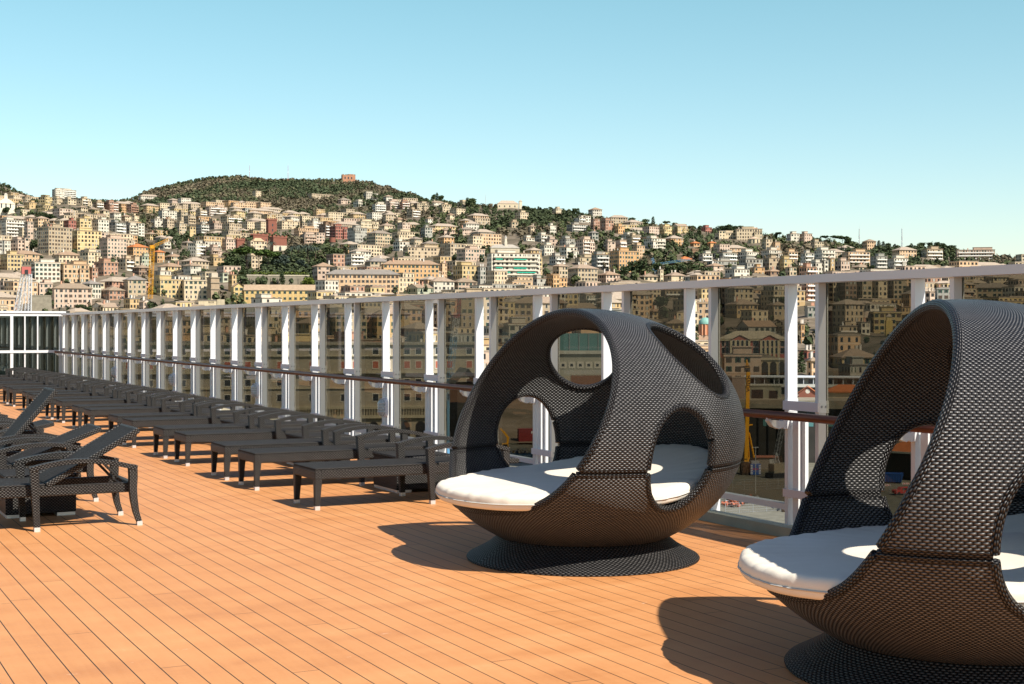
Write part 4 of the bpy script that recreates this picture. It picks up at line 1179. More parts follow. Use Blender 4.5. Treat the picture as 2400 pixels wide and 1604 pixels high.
for k in range(nb * 6): x = -W / 2 + W * (k + .5) / (nb * 6); b.box(x - .10, x + .10, -.5, -.36, zz(975) + .003, zz(960))
b.box(-W / 2, W / 2, -.55, -.31, zz(960) + .003, zz(957.5)); b.build('balustrade', M['stucco'], term, (.46, .40, .28))
o0, ang, W = frame_at(-140, 292, 352, 0)
g = empty('grey_quay_building', (o0.x, o0.y, GZ), ang); tag(g, 'grey quay building with plain windows beyond the far end of the windscreen', 'building')
b = MB(); wall_box(b, W, 14, 0, 27, 3.6, 4.2); b.build('wall', M['facade'], g, (.26, .25, .2)); b = MB(); hip_roof(b, W, 14, 27.003, 3); b.build('roof', M['roof'], g, (.33, .29, .24))
# ---- teal glazed hall with stone frieze
o0, ang, W = frame_at(1290, 1470, 318, 4); z3 = lambda v: zat(v, 318) - GZ
g = empty('glazed_hall', (o0.x, o0.y, GZ), ang); tag(g, 'teal glazed hall over a pale stone frieze, framed by the upper daybed window', 'building')
pbox('wall', (-W / 2, W / 2, 0, 12, 0, z3(826)), M['stucco'], g, (.40, .38, .31)); pbox('glazing', (-W / 2 + .3, W / 2 - .3, .6, 11.5, z3(826) + .003, z3(782)), M['teal_glass'], g)
pbox('cornice', (-W / 2 - .4, W / 2 + .4, -.5, -.003, z3(830), z3(822)), M['stucco'], g, (.55, .52, .44)); pbox('door_panel', (-4, W / 2 - 2, -.08, -.003, z3(905), z3(880)), M['stucco'], g, (.22, .13, .10))
b = MB()
for k in range(9): x = -W / 2 + W * k / 8; b.box(x - .08, x + .08, .45, .597, z3(826) + .01, z3(782))
b.build('mullion_grid', M['grey_metal'], g)
for k in range(9):
    x = -W / 2 + W * (k + .5) / 9; b = MB(); b.box(x - .75, x + .75, -.1, -.003, z3(864), z3(848)); f = b.build('window', M['win_frame'], g)
    pbox('pane', (x - .3, x + .3, -.14, -.103, z3(859), z3(853)), M['win_glass'], f)
# ---- dark open shed with a tilted roof left of the daybed
o0, ang, W = frame_at(1072, 1122, 300, 10); z3 = lambda v: zat(v, 300) - GZ
g = empty('dark_shed', (o0.x, o0.y, GZ), ang); tag(g, 'dark quay shed with a pitched roof just beside the blue and red lattice crane', 'shed')
pbox('wall', (-W / 2, W / 2, 0, 10, 0, z3(900)), M['hall_dark'], g); b = MB(); gable_roof(b, W, 10, z3(900) + .05, 3.2); b.build('roof', M['roof'], g, (.25, .23, .18))
# ---- black hangar mouth and the buildings on its terrace
DH = 335.0; o0, ang, W = frame_at(1610, 2015, DH, 0); z3 = lambda v: zat(v, DH) - GZ
g = empty('dark_hangar', (o0.x, o0.y, GZ), ang); tag(g, 'wide black hangar wall under a brown terrace behind the yellow piling rig', 'hangar'); LM.append(('the dark hangar', 1800, 1000))
pbox('wall', (-W / 2, W / 2, 0, 20, 0, z3(957)), M['hall_dark'], g); pbox('terrace', (-W / 2 - .5, W / 2 + .5, -.8, 21, z3(957) + .003, z3(938)), M['stone'], g, None)
b = MB()
for k in range(18): x = -W / 2 + W * (k + .5) / 18; b.box(x - .12, x + .12, -.3, -.003, 0, z3(957))
b.build('column_row', M['black_paint'], g)
for k in range(7): pbox('window', (-W / 2 + 3 + k * 5, -W / 2 + 4.6 + k * 5, -.06, -.003, 8.5, 10), M['teal_glass'], g)
ZT = zat(938, DH)
def on_terrace(u0, u1, d, psi=0): o, a, w = frame_at(u0, u1, d, psi); return (o.x, o.y, ZT), a, w
l, a, W = on_terrace(1716, 1830, 343, 0); g = empty('ribbed_warehouse', l, a); tag(g, 'pale ribbed warehouse on the hangar terrace behind the yellow mast', 'warehouse')
pbox('wall', (-W / 2, W / 2, 0, 6, 0, zat(905, 343) - ZT), M['stucco'], g, (.46, .44, .34)); b = MB()
for k in range(40): x = -W / 2 + W * (k + .5) / 40; b.box(x - .05, x + .05, -.08, -.003, .3, zat(905, 343) - ZT - .2)
b.build('rib_cladding', M['stucco'], g, (.38, .36, .27)); pbox('door', (-1.2, 1.6, -.1, -.003, 0, 2.1), M['black_paint'], g); pbox('door', (3.0, 5.0, -.1, -.003, 0, 1.9), M['black_paint'], g)
pbox('roof', (-W / 2 - .2, W / 2 + .2, -.2, 6.2, zat(905, 343) - ZT + .003, zat(903, 343) - ZT), M['roof'], g, (.4, .38, .3))
l, a, W = on_terrace(1716, 1746, 340, 30); g = empty('brown_tower_block', l, a); tag(g, 'brown windowless block with a sloping side left of the yellow mast', 'building')
pbox('wall', (-W / 2, W / 2, 0, 3, 0, zat(886, 340) - ZT), M['stucco'], g, (.20, .155, .13)); pbox('roof', (-W / 2 - .1, W / 2 + .1, -.1, 3.1, zat(886, 340) - ZT + .003, zat(884, 340) - ZT), M['roof'], g, (.3, .25, .2))
l, a, W = on_terrace(1748, 2065, 360, 0); g = empty('gallery_building', l, a); tag(g, 'long low white building with an open gallery of thin posts above the hangar terrace', 'building')
z4 = lambda v: zat(v, 360) - ZT
pbox('wall', (-W / 2, W / 2, 2, 9, 0, z4(886)), M['stucco'], g, (.30, .29, .26)); pbox('parapet', (-W / 2, W / 2, 0, .25, z4(908), z4(901)), M['stucco'], g, (.62, .60, .52)); pbox('gallery_floor', (-W / 2, W / 2, .26, 1.99, z4(909), z4(907.5)), M['stucco'], g, (.5, .48, .42))
pbox('roof', (-W / 2 - .3, W / 2 + .3, -.3, 9.2, z4(886) + .003, z4(883.5)), M['white_paint'], g)
for k in range(15): x = -W / 2 + W * k / 14; pbox('post', (x - .09, x + .09, .0, .24, z4(901) + .003, z4(886)), M['white_paint'], g)
for k in range(12): x = -W / 2 + 1.5 + k * 2.4; pbox('window', (x, x + 1.1, 1.9, 1.998, z4(899), z4(890)), M['win_glass'], g)
l, a, W = on_terrace(1872, 1914, 348, 0); g = empty('brick_gable_house', l, a); tag(g, 'small brown brick house with a gable and round window between the posts', 'house')
h = zat(921, 348) - ZT; b = MB(); b.box(-W / 2, W / 2, 0, 5, 0, h); b.face([(-W / 2, 0, h), (W / 2, 0, h), (0, 0, h + 1.5)]); b.build('wall', M['brick'], g); b = MB(); gable_roof(b, W, 5.2, h + .02, 1.55, .25); 
b = MB(); b.face([(-W / 2 - .25, -.3, h - .15), (0, -.3, h + 1.6), (0, 5.4, h + 1.6), (-W / 2 - .25, 5.4, h - .15)]); b.face([(0, -.3, h + 1.6), (W / 2 + .25, -.3, h - .15), (W / 2 + .25, 5.4, h - .15), (0, 5.4, h + 1.6)]); b.build('roof', M['orange_tile'], g)
b = MB(); b.face([(.55 * math.cos(t), -.02, h + .35 + .55 * math.sin(t)) for t in np.linspace(0, 2 * math.pi, 13)[:-1]]); b.build('window', M['win_frame'], g)
l, a, W = on_terrace(1936, 2030, 346, 0); g = empty('red_roofed_store', l, a); tag(g, 'low store with a broad orange tiled roof on the terrace beside the nearest daybed', 'store')
h = 1.2; pbox('wall', (-W / 2, W / 2, 0, 7, 0, h), M['stucco'], g, (.6, .5, .35)); b = MB(); hip_roof(b, W, 7, h + .3, 1.6, .5); b.build('roof', M['orange_tile'], g)
# ---- orange tiled quay warehouse seen through the nearest daybed
o0, ang, W = frame_at(2078, 2300, 292, -24); z3 = lambda v: zat(v, 292) - GZ
g = empty('tiled_quay_warehouse', (o0.x, o0.y, GZ), ang); tag(g, 'dark walled warehouse with orange roof tiles framed by the nearest daybed opening', 'warehouse')
pbox('wall', (-W / 2, W / 2, 0, 16, 0, z3(1066)), M['hall_dark'], g); b = MB(); hip_roof(b, W, 16, z3(1066) + .3, 4.4, .8); b.build('roof', M['orange_tile'], g); pbox('eave', (-W / 2 - .9, W / 2 + .9, -.95, -.75, z3(1066) - .1, z3(1066) + .28), M['stucco'], g, (.5, .46, .36))
o0, ang, W = frame_at(2005, 2120, 306, 6); g = empty('stone_quay_wall', (o0.x, o0.y, GZ), ang); tag(g, 'rough grey stone wall behind the tiled warehouse roof', 'wall'); z3 = lambda v: zat(v, 306) - GZ
pbox('wall', (-W / 2, W / 2, 0, 3, 0, z3(1010)), M['stone'], g); pbox('coping', (-W / 2 - .1, W / 2 + .1, -.1, 3.1, z3(1010) + .003, z3(1006)), M['stucco'], g, (.48, .44, .34))
# ---- vehicles and yard clutter
def car(u, v, col, label, ang=0.2, name='parked_car', s=1.0):
    d = gd(v, GZ); p = pt(u, d, GZ); r = empty(name, p, -PHI + ang); tag(r, label, 'car')
    b = MB(); prof = [(-2.1, .35), (-2.1, .8), (-1.95, .95), (-1.3, 1.0), (-.8, 1.42), (.75, 1.45), (1.35, .98), (2.0, .9), (2.1, .7), (2.1, .35)]
    L_ = [(x, -.85, z) for x, z in prof]; R2 = [(x, .85, z) for x, z in prof]
    b.face(L_); b.face(R2[::-1])
    for i in range(len(prof)): k = (i + 1) % len(prof); b.face([L_[k], L_[i], R2[i], R2[k]])
    b.build('body', col, r)
    b = MB(); b.face([(-.72, -.853, 1.0), (.95, -.853, 1.0), (.65, -.853, 1.36), (-.6, -.853, 1.36)]); b.face([(-.72, .853, 1.0), (-.6, .853, 1.36), (.65, .853, 1.36), (.95, .853, 1.0)])
    b.build('window', M['win_glass'], r)
    b = MB(); b.face([(.82, -.7, 1.423), (1.30, -.7, 1.035), (1.30, .7, 1.035), (.82, .7, 1.423)]); b.build('windscreen', M['win_glass'], r)
    for x in (-1.3, 1.3):
        for y in (-.86, .70):
            b = MB(); b.bar((x, y, .32), (x, y + .16, .32), .32, 12); b.build('wheel', M['dark_rubber'], r)
    return r
car(2119, 1160, M['red_paint'], 'small red car parked by the striped barriers in the yard', .1)
car(2036, 1139, M['black_paint'], 'dark car parked behind the mesh fence in the yard', .15)
car(2058, 1122, mat_plain('pale_car_paint', (.45, .46, .46), .35), 'pale grey car in the shade beside the blue skip', .6)
def skip_bin(u, v, mat, label, w=4.4, ang=-.3, cat='skip'):
    d = gd(v, GZ); r = empty('waste_skip', pt(u, d, GZ), -PHI + ang); tag(r, label, cat)
    b = MB(); A = [(-w / 2 + .3, -1.1, .25), (w / 2 - .3, -1.1, .25), (w / 2 - .3, 1.1, .25), (-w / 2 + .3, 1.1, .25)]; C = [(-w / 2, -1.2, 1.9), (w / 2, -1.2, 1.9), (w / 2, 1.2, 1.9), (-w / 2, 1.2, 1.9)]
    for k in range(4): k2 = (k + 1) % 4; b.face([A[k], A[k2], C[k2], C[k]])
    b.face(A[::-1]); b.face([(x, y, 1.55) for x, y, z in C])
    b.build('tub', mat, r); b = MB()
    for k in range(9): x = -w / 2 + .3 + (w - .6) * k / 8; b.box(x - .06, x + .06, -1.27, -1.05, .3, 1.88)
    b.build('rib_row', mat, r); b = MB(); b.box(-w / 2 - .06, w / 2 + .06, -1.28, -1.18, 1.9, 2.02); b.box(-w / 2 - .06, w / 2 + .06, 1.18, 1.28, 1.9, 2.02); b.build('rim', mat, r)
    return r
skip_bin(2088, 1132, M['blue_paint'], 'long blue ribbed skip beside the dark warehouse wall', 4.8)
sk = skip_bin(1222, 1083, M['pale_blue_paint'], 'blue skip heaped with scrap below the lower daybed window', 5.2, .1)
b = MB(); rs = random.Random(3)
for _ in range(70):
    a = Vector((rs.uniform(-2.2, 2.2), rs.uniform(-.9, .9), 1.5 + rs.uniform(0, 1.2))); b.bar(a, a + Vector((rs.uniform(-.9, .9), rs.uniform(-.6, .6), rs.uniform(-.3, .9))), rs.uniform(.03, .12), 4, rs.randrange(4))
so = b.build('scrap_heap', [M['yellow_paint'], M['steel'], M['blue_paint'], M['bark']]); so.location = sk.location; so.rotation_euler = sk.rotation_euler; tag(so, 'tangle of yellow and blue scrap piled in the skip', 'scrap', kind='stuff')
# red container and yellow excavator arm
def container(u, v, mat, label, ang, name='shipping_container', L=6.0, hh=2.6):
    d = gd(v, GZ); r = empty(name, pt(u, d, GZ), -PHI + ang); tag(r, label, 'container'); pbox('box', (-L / 2, L / 2, 0, 2.4, .1, hh), mat, r)
    b = MB()
    for k in range(22): x = -L / 2 + L * (k + .5) / 22; b.box(x - .06, x + .06, -.06, -.003, .25, hh - .15)
    b.build('corrugation', mat, r); b = MB(); b.box(-L / 2 - .05, L / 2 + .05, -.08, -.003, .05, .2); b.box(-L / 2 - .05, L / 2 + .05, -.08, -.003, hh - .1, hh + .05); b.build('frame', mat, r); return r
c_ = container(1238, 1042, mat_plain('dull_red_paint', (.24, .03, .03), .6), 'dark red container behind the scrap skip', .15, L=5.2, hh=4.2)
pbox('hatch', (.8, 1.5, -.09, -.064, 3.0, 3.6), M['white_paint'], c_)
d = gd(1070, GZ); ex_ = empty('yellow_excavator', pt(1186, d, GZ), -PHI); tag(ex_, 'yellow excavator with its bent arm raised beside the scrap skip', 'excavator')
pbox('cab', (-1.0, .6, -.2, 1.5, 1.2, 3.2), M['yellow_paint'], ex_); pbox('cab_window', (-.8, .4, -.24, -.203, 2.1, 3.0), M['win_glass'], ex_); pbox('track', (-1.6, 1.6, -.5, .2, .0, .9), M['dark_rubber'], ex_); pbox('track', (-1.6, 1.6, 1.3, 2.0, .0, .9), M['dark_rubber'], ex_); pbox('chassis', (-1.3, 1.3, .0, 1.5, .9, 1.197), M['black_paint'], ex_)
b = MB(); b.tube([(.3, .2, 2.6), (.5, .2, 4.6), (-.4, .2, 5.8), (-1.5, .2, 6.9)], .3, sq=[(.5, .5), (.5, .55), (.45, .5), (.3, .3)]); b.build('arm', M['yellow_paint'], ex_)
# blue and white site cabin
d = gd(1112, GZ); s_ = empty('site_cabin', pt(2040, d, GZ), -PHI + .9); tag(s_, 'narrow blue and white site cabin at the corner of the dark wall', 'cabin')
pbox('wall', (-.9, .9, 0, 2.2, 0, 2.5), M['blue_paint'], s_); pbox('door', (-.75, .75, -.06, -.003, .1, 2.4), M['white_paint'], s_); pbox('door_window', (-.3, .3, -.09, -.063, 1.5, 2.1), M['win_glass'], s_); pbox('roof', (-1, 1, -.1, 2.3, 2.503, 2.65), M['white_paint'], s_)
# fences, barriers
def fence(pts, h, label, n):
    p0 = pts[0]; r = empty('mesh_fence', p0); tag(r, label, 'fence')
    for a, c in zip(pts[:-1], pts[1:]):
        a, c = a - p0, c - p0
        for k in range(n + 1): q = a + (c - a) * k / n; b = MB(); b.bar(q, q + Vector((0, 0, h)), .05, 5); b.build('post', M['grey_metal'], r)
        b = MB()
        for z in np.linspace(.15, h - .05, 5): b.bar(a + Vector((0, 0, z)), c + Vector((0, 0, z)), .018, 3)
        for k in range(n * 6): q = a + (c - a) * k / (n * 6); b.bar(q + Vector((0, 0, .1)), q + Vector((0, 0, h - .05)), .012, 3)
        b.build('mesh_panel', M['grey_metal'], r)
gp = lambda u, v: pt(u, gd(v, GZ), GZ)
fence([gp(2015, 1150), gp(2070, 1152), gp(2135, 1172)], 1.9, 'low mesh fence crossing the yard beyond the nearest daybed', 4)
fence([gp(1690, 1152), gp(1850, 1146)], 2.2, 'tall thin mesh fence across the yard below the piling rig', 6)
fence([gp(1700, 1205), gp(1860, 1196)], 1.9, 'nearer mesh fence in the yard just above the pane sill', 5)
for i, (u, v) in enumerate(((2078, 1150), (2123, 1146))):
    r = empty('striped_barrier', gp(u, v), -PHI + .2); tag(r, ['red and white striped barrier in front of the blue skip', 'red and white striped barrier above the red car'][i], 'barrier', 'striped barriers')
    for x in (-.6, .6): b = MB(); b.bar((x, 0, 0), (x, 0, 1.2), .04, 5); b.build('leg', M['grey_metal'], r)
    pbox('board', (-.75, .75, -.05, -.02, .85, 1.2), M['white_paint'], r); b = MB()
    for k in range(4): x = -.62 + k * .36; b.face([(x, -.054, .86), (x + .17, -.054, .86), (x + .26, -.054, 1.19), (x + .09, -.054, 1.19)])
    b.build('stripes', M['red_paint'], r)
# lamp posts in the yard
for i, (u, v, vt) in enumerate(((1771, 1157, 1049),)):
    d = gd(v, GZ); h = (v - vt) / FPX * d; r = empty('yard_lamp_post', pt(u, d, GZ)); tag(r, 'thin grey yard lamp post in front of the striped rig cabin', 'lamp post')
    b = MB(); b.bar((0, 0, 0), (0, 0, h), .09, 6, r2=.05); b.build('pole', M['steel'], r)
    b = MB(); e = RT * .55; b.bar(-e + Vector((0, 0, h)), e + Vector((0, 0, h)), .07, 6); b.build('lamp_head', M['steel'], r)
# ---- yellow piling rig
d = gd(1112, GZ); k_ = d / FPX; rig = empty('piling_rig', pt(1760, d, GZ), -PHI); tag(rig, 'tall yellow piling rig mast with black lettering over a blue striped cabin', 'piling rig'); LM.append(('the yellow piling rig', 1752, 950))
zr = lambda v: zat(v, d) - GZ; xr = lambda u: (u - 1760) * k_
b = MB(); b.tube([(xr(1748), -.3, zr(1075)), (xr(1751), -.3, zr(960)), (xr(1753), -.3, zr(872))], .4, sq=(8.5 * k_, 8.5 * k_)); b.build('mast', M['yellow_paint'], rig)
b = MB(); b.bar((xr(1753), -.3, zr(872)), (xr(1752), -.3, zr(866)), .42, 8); b.bar((xr(1736), -.3, zr(861)), (xr(1756), -.3, zr(858)), .16, 6); b.build('rotary_head', M['bark'], rig)
b = MB(); b.bar((xr(1751), -.3, zr(862)), (xr(1749), -.3, zr(845)), .13, 5); b.bar((xr(1755), -.3, zr(862)), (xr(1750), -.3, zr(845)), .10, 5); b.bar((xr(1747), -.3, zr(862)), (xr(1750), -.3, zr(843)), .10, 5); b.build('head_sheave', M['yellow_paint'], rig)
b = MB(); b.bar((xr(1750), -.2, zr(1000)), (xr(1747), -.2, zr(1078)), .20, 6); b.bar((xr(1755), -.2, zr(1015)), (xr(1768), .5, zr(1073)), .22, 6); b.bar((xr(1752), 0, zr(995)), (xr(1756), 0, zr(1076)), .12, 6); b.bar((xr(1745), 0, zr(998)), (xr(1764), 0, zr(996)), .14, 6); b.build('back_stay', M['yellow_paint'], rig)
pbox('winch', (xr(1744), xr(1755), -.5, .5, zr(1082), zr(1073)), M['yellow_paint'], rig)
cab = pbox('cabin', (xr(1757), xr(1781), -1.2, 1.6, zr(1112), zr(1087)), M['blue_paint'], rig); pbox('cabin_roof', (xr(1760), xr(1778), -.8, 1.2, zr(1087) + .003, zr(1081)), M['grey_metal'], rig)
for s in (1757, 1776):
    for j in range(6): v = 1089 + j * 3.9; pbox('stripe', (xr(s), xr(s + 5), -1.24, -1.203, zr(v + 2), zr(v)), M['white_paint'], cab)
pbox('red_band', (xr(1762), xr(1775), -1.24, -1.203, zr(1099.5), zr(1097.5)), M['red_paint'], cab); pbox('drum', (xr(1736), xr(1755), -.8, 1.4, zr(1113), zr(1085)), M['bark'], rig)
pbox('track', (xr(1728), xr(1790), -1.6, -.9, 0, zr(1113) - .01), M['black_paint'], rig); pbox('track', (xr(1728), xr(1790), 1.3, 2.0, 0, zr(1113) - .01), M['black_paint'], rig)
def text_mesh(s, size, name, mat, parent, loc, rot, extr=.02):
    cu = bpy.data.curves.new(name, 'FONT'); cu.body = s; cu.size = size; cu.extrude = extr; cu.align_x = 'CENTER'; cu.align_y = 'CENTER'
    to = bpy.data.objects.new(name + '_tmp', cu); COL.objects.link(to); bpy.context.view_layer.update()
    me = bpy.data.meshes.new_from_object(to.evaluated_get(bpy.context.evaluated_depsgraph_get())); bpy.data.objects.remove(to); me.name = name; me.materials.clear(); me.materials.append(mat)
    o = link(name, me, parent); o.location = loc; o.rotation_euler = rot; return o
# letters run down the mast, each turned on its side
text_mesh('MAEDA', 1.05, 'lettering', M['black_paint'], rig, (xr(1752), -.3 - 4.4 * k_, zr(899)), (math.pi / 2, math.pi / 2, 0), .03)
# ---- lattice cranes
def lattice_crane(name, label, base, segs, w, mats, n=10):
    r = empty(name, base); tag(r, label, 'crane')
    for i, (nm, a, c, ww, nn, m) in enumerate(segs):
        b = MB(); lattice(b, a, c, ww, nn, ww * .04); b.build(nm, mats[m], r)
    return r
d = 318.0; bp = pt(1050, d, GZ); q = lambda u, v, dd=0: pt(u, d + dd, zat(v, d)) - bp
r = lattice_crane('lattice_crane', 'leaning blue lattice crane with a red and white tip, seen through the smoked glass', bp, [('boom', q(1050, 940), q(1064, 790), 1.1, 16, 0), ('boom_joint', q(1064, 790), q(1070, 745), 1.0, 6, 1), ('boom_tip', q(1070, 745), q(1076, 690), .9, 7, 2)], 1, [M['pale_blue_paint'], M['white_paint'], M['red_paint']])
pbox('cab', (-1.5, 1.5, -1.2, 1.2, 1.0, 3.2), M['blue_paint'], r); pbox('track', (-2.2, 2.2, -1.5, 1.5, 0, .997), M['black_paint'], r); b = MB(); b.bar(Vector((0, 0, 3)), q(1050, 940), .35, 6); b.build('boom_foot', M['pale_blue_paint'], r); LM.append(('the blue lattice crane', 1062, 800))
d = 300.0; bp = pt(1822, d, GZ); q = lambda u, v, dd=0: pt(u, d + dd, zat(v, d)) - bp
r = lattice_crane('crawler_crane', 'dark grey crawler crane leaning by the hangar, beside the piling rig', bp, [('boom', q(1816, 1085), q(1836, 985), .8, 14, 0)], 1, [M['grey_metal']]); pbox('cab', (-1.6, 1.2, -1, 1, 1.1, 3.0), M['stone'], r); pbox('track', (-2.2, 2.0, -1.4, 1.4, 0, 1.09), M['black_paint'], r); b = MB(); b.bar((-.8, 0, 2.8), (-.3, 0, 5.4), .1, 5); b.bar((-.3, 0, 5.4), (.6, 0, 3.0), .08, 5); b.build('gantry', M['white_paint'], r)
d = gd(1100, GZ); g = empty('site_shed', pt(1797, d, GZ), -PHI); tag(g, 'grey site shed with a reddish roof between the rig and the crawler crane', 'shed'); pbox('wall', (-2.2, 2.4, 0, 3, 0, 2.6), M['stucco'], g, (.22, .2, .17)); pbox('roof', (-2.4, 2.6, -.3, 3.2, 2.603, 2.8), M['stucco'], g, (.35, .14, .09)); pbox('door', (.6, 1.6, -.06, -.003, 0, 2.2), M['stucco'], g, (.4, .4, .38))
# scrap heap by the sill
def heap(u, v, col, label, n, s, seed):
    rs = random.Random(seed); b = MB(); c = gp(u, v)
    for _ in range(n):
        a = c + RT * rs.gauss(0, s) + FW * rs.gauss(0, s) + Vector((0, 0, abs(rs.gauss(0, .5)))); e = a + Vector((rs.uniform(-1, 1), rs.uniform(-1, 1), rs.uniform(-.2, .6))) * .9; b.bar(a, e, rs.uniform(.1, .35), 5, rs.randrange(len(col)))
    tag(b.build('debris', col), label, 'debris', kind='stuff')
heap(1735, 1176, [M['black_paint'], M['grey_metal'], M['bark']], 'dark heap of scrap in the yard', 60, 1.3, 4)
heap(1715, 1186, [mat_plain('rusty_scrap', (.34, .10, .05), .8)], 'rusty orange heap of scrap in the yard', 40, 1.0, 6)
heap(1842, 1196, [M['black_paint'], M['bark']], 'small dark heap at the fence', 26, .8, 8)
# beige apron and red-white floats just outside the coaming
b = MB(); b.box(7.505, 8.9, -6, 43, -.62, -.5, skip=''); tag(b.build('outer_ledge', mat_plain('ledge_paint', (.52, .42, .34), .7, var=.12)), kind='structure')
for i, (yy, m1, m2, lab) in enumerate(((10.95, 'red_paint', 'white_paint', 'red and white buoy farther along the ledge outside the coaming'), (10.55, 'white_paint', 'red_paint', 'middle one of the red and white buoys outside the coaming'), (10.15, 'red_paint', 'white_paint', 'red and white buoy nearest the cropped daybed, outside the coaming'))):
    r = empty('marker_buoy', (8.05, yy, -.5), .3 * i); tag(r, lab, 'buoy', 'red and white buoys on the ledge')
    b = MB(); pr = [(.02, 0), (.14, .02), (.16, .10), (.14, .18), (.07, .22), (.03, .30), (.001, .30)]
    b.grid([[(a * math.cos(t), a * math.sin(t), z) for a, z in pr] for t in np.linspace(0, 2 * math.pi, 17)], None, 0); b.build('float', M[m1], r)
    b = MB(); b.grid([[(a * math.cos(t), a * math.sin(t), z) for a, z in ((.158, .075), (.166, .08), (.166, .12), (.158, .125))] for t in np.linspace(0, 2 * math.pi, 17)], None, 0); b.build('band', M[m2], r)

# ================================================================== HILL LANDMARKS
def lm_root(name, u0, u1, vb, label, cat, psi=0, d=None):
    uc = (u0 + u1) / 2
    if d is None: d = depth_at(uc, vb) or float(np.interp(uc, _cu, [c[3] for c in COLS])) - 20
    o, a, w = frame_at(u0, u1, d, psi); zb = terr(uc, d) - 5
    r = empty(name, (o.x, o.y, zb), a); tag(r, label, cat); LM.append(None)
    return r, w, d, (lambda v: zat(v, d) - zb)
def crenels(b, x0, x1, y0, y1, z, s=.9, h=1.0):
    n = max(3, int((x1 - x0) / s)) | 1
    for k in range(0, n, 2):
        a, c = x0 + (x1 - x0) * k / n, x0 + (x1 - x0) * (k + 1) / n; b.box(a, c, y0, y0 + .4, z, z + h); b.box(a, c, y1 - .4, y1, z, z + h)
    n = max(3, int((y1 - y0) / s)) | 1
    for k in range(2, n - 2, 2):
        a, c = y0 + (y1 - y0) * k / n, y0 + (y1 - y0) * (k + 1) / n; b.box(x0, x0 + .4, a, c, z, z + h); b.box(x1 - .4, x1, a, c, z, z + h)
def towery(r, x0, x1, y0, y1, z0, z1, mat, col=None, cren=True):
    b = MB(); b.box(x0, x1, y0, y1, z0, z1); w = b.build('wall', mat, r, col)
    b = MB(); b.box(x0 - .4, x1 + .4, y0 - .4, y1 + .4, z1 + .003, z1 + 1.2)
    if cren: crenels(b, x0 - .4, x1 + .4, y0 - .4, y1 + .4, z1 + 1.203, (x1 - x0) / 6, 1.2)
    b.build('battlement', mat, r, col); return w
# red brick castle
r, w, d, z = lm_root('castle_tower', 628, 650, 556, 'tall red brick castle tower with battlements and a flagpole', 'tower', 14)
towery(r, -w / 2 + .6, w / 2 - .6, 0, w, 0, z(517), M['brick'])
for v in (528, 540): pbox('window', (-.7, .7, -.06, -.003, z(v + 3), z(v - 3)), M['win_glass'], r)
b = MB(); b.bar((0, w / 2, z(517)), (0, w / 2, z(498)), .18, 5, r2=.1); b.build('flagpole', M['steel'], r)
r, w, d, z = lm_root('castle_wing', 594, 628, 575, 'red brick castle wing with a crenellated top beside the tower', 'castle', 20); towery(r, -w / 2, w / 2, 0, 8, 0, z(553), M['brick'])
for k in range(4): x = -w / 2 + w * (k + .5) / 4; pbox('window', (x - .5, x + .5, -.06, -.003, z(566), z(560)), M['win_glass'], r)
r, w, d, z = lm_root('castle_gatehouse', 641, 672, 594, 'red brick castle gatehouse with one tall pointed arch and battlements', 'castle', 24); towery(r, -w / 2, w / 2, 0, 8, 0, z(558), M['brick']); pbox('plinth', (-w / 2 - .1, w / 2 + .1, -.1, -.003, 0, z(576)), M['stucco'], r, (.55, .48, .36))
b = MB(); b.face([(-1.3, -.15, z(592)), (1.3, -.15, z(592)), (1.3, -.15, z(581)), (0, -.15, z(576)), (-1.3, -.15, z(581))]); b.build('arch', M['win_glass'], r)
r, w, d, z = lm_root('castle_villa', 586, 628, 590, 'cream castle villa with a tiled hip roof below the brick tower', 'villa', 24)
b = MB(); wall_box(b, w * .9, 9, 0, z(566), 3, 3.6); b.build('wall', M['facade'], r, (.62, .50, .34)); b = MB(); hip_roof(b, w * .55, 6, z(566) + .3, 3.2); b.build('roof', M['roof'], r, (.55, .36, .22))
r, w, d, z = lm_root('castle_block', 556, 573, 588, 'square brick castle block standing apart left of the tower', 'castle', 26); towery(r, -w / 2, w / 2, 0, 6, 0, z(564), M['brick'])
r, w, d, z = lm_root('stone_turret', 773, 785, 592, 'round grey stone turret with a red brick crown above the garden', 'turret')
for nm, r0, r1, v0, v1, mt in (('shaft', .44, .44, None, 571, 'stone'), ('corbel', .46, .62, 571, 568, 'stone'), ('crown', .62, .62, 568, 557, 'brick')):
    b = MB(); b.grid([[(w * rr_ * math.cos(t), w * rr_ * math.sin(t) + w / 2, zz_) for rr_, zz_ in ((r0, 0 if v0 is None else z(v0)), (r1, z(v1)))] for t in np.linspace(0, 2 * math.pi, 25)], None, 0)
    if nm == 'crown': b.face([(w * .62 * math.cos(t), w * .62 * math.sin(t) + w / 2, z(557)) for t in np.linspace(0, 2 * math.pi, 25)[:-1]])
    b.build(nm, M[mt], r)
# ridge fort ruin
r, w, d, z = lm_root('ruined_fort', 803, 833, 424, 'ruined red stone fort alone on top of the wooded hill', 'fort', 12, d=2760)
b = MB(); b.box(-w / 2, w * .1, 0, 12, 0, z(411)); b.box(w * .1 + .01, w * .5, 0, 12, 0, z(410)); b.box(-w * .05, w * .38, 2, 10, z(410) + .01, z(408)); b.build('wall', mat_plain('weathered_red_stone', (.40, .20, .12), .9, .1, var=.4, scale=.12), r)
for k in range(3): x = w * (-.3 + .25 * k); pbox('opening', (x - 1.2, x + 1.2, -.1, -.003, z(420), z(415)), M['win_glass'], r)
b = MB(); crenels(b, -w / 2, w / 2, 0, 12, z(410) - 1, 3, 2.2); b.build('broken_parapet', M['stone'], r)
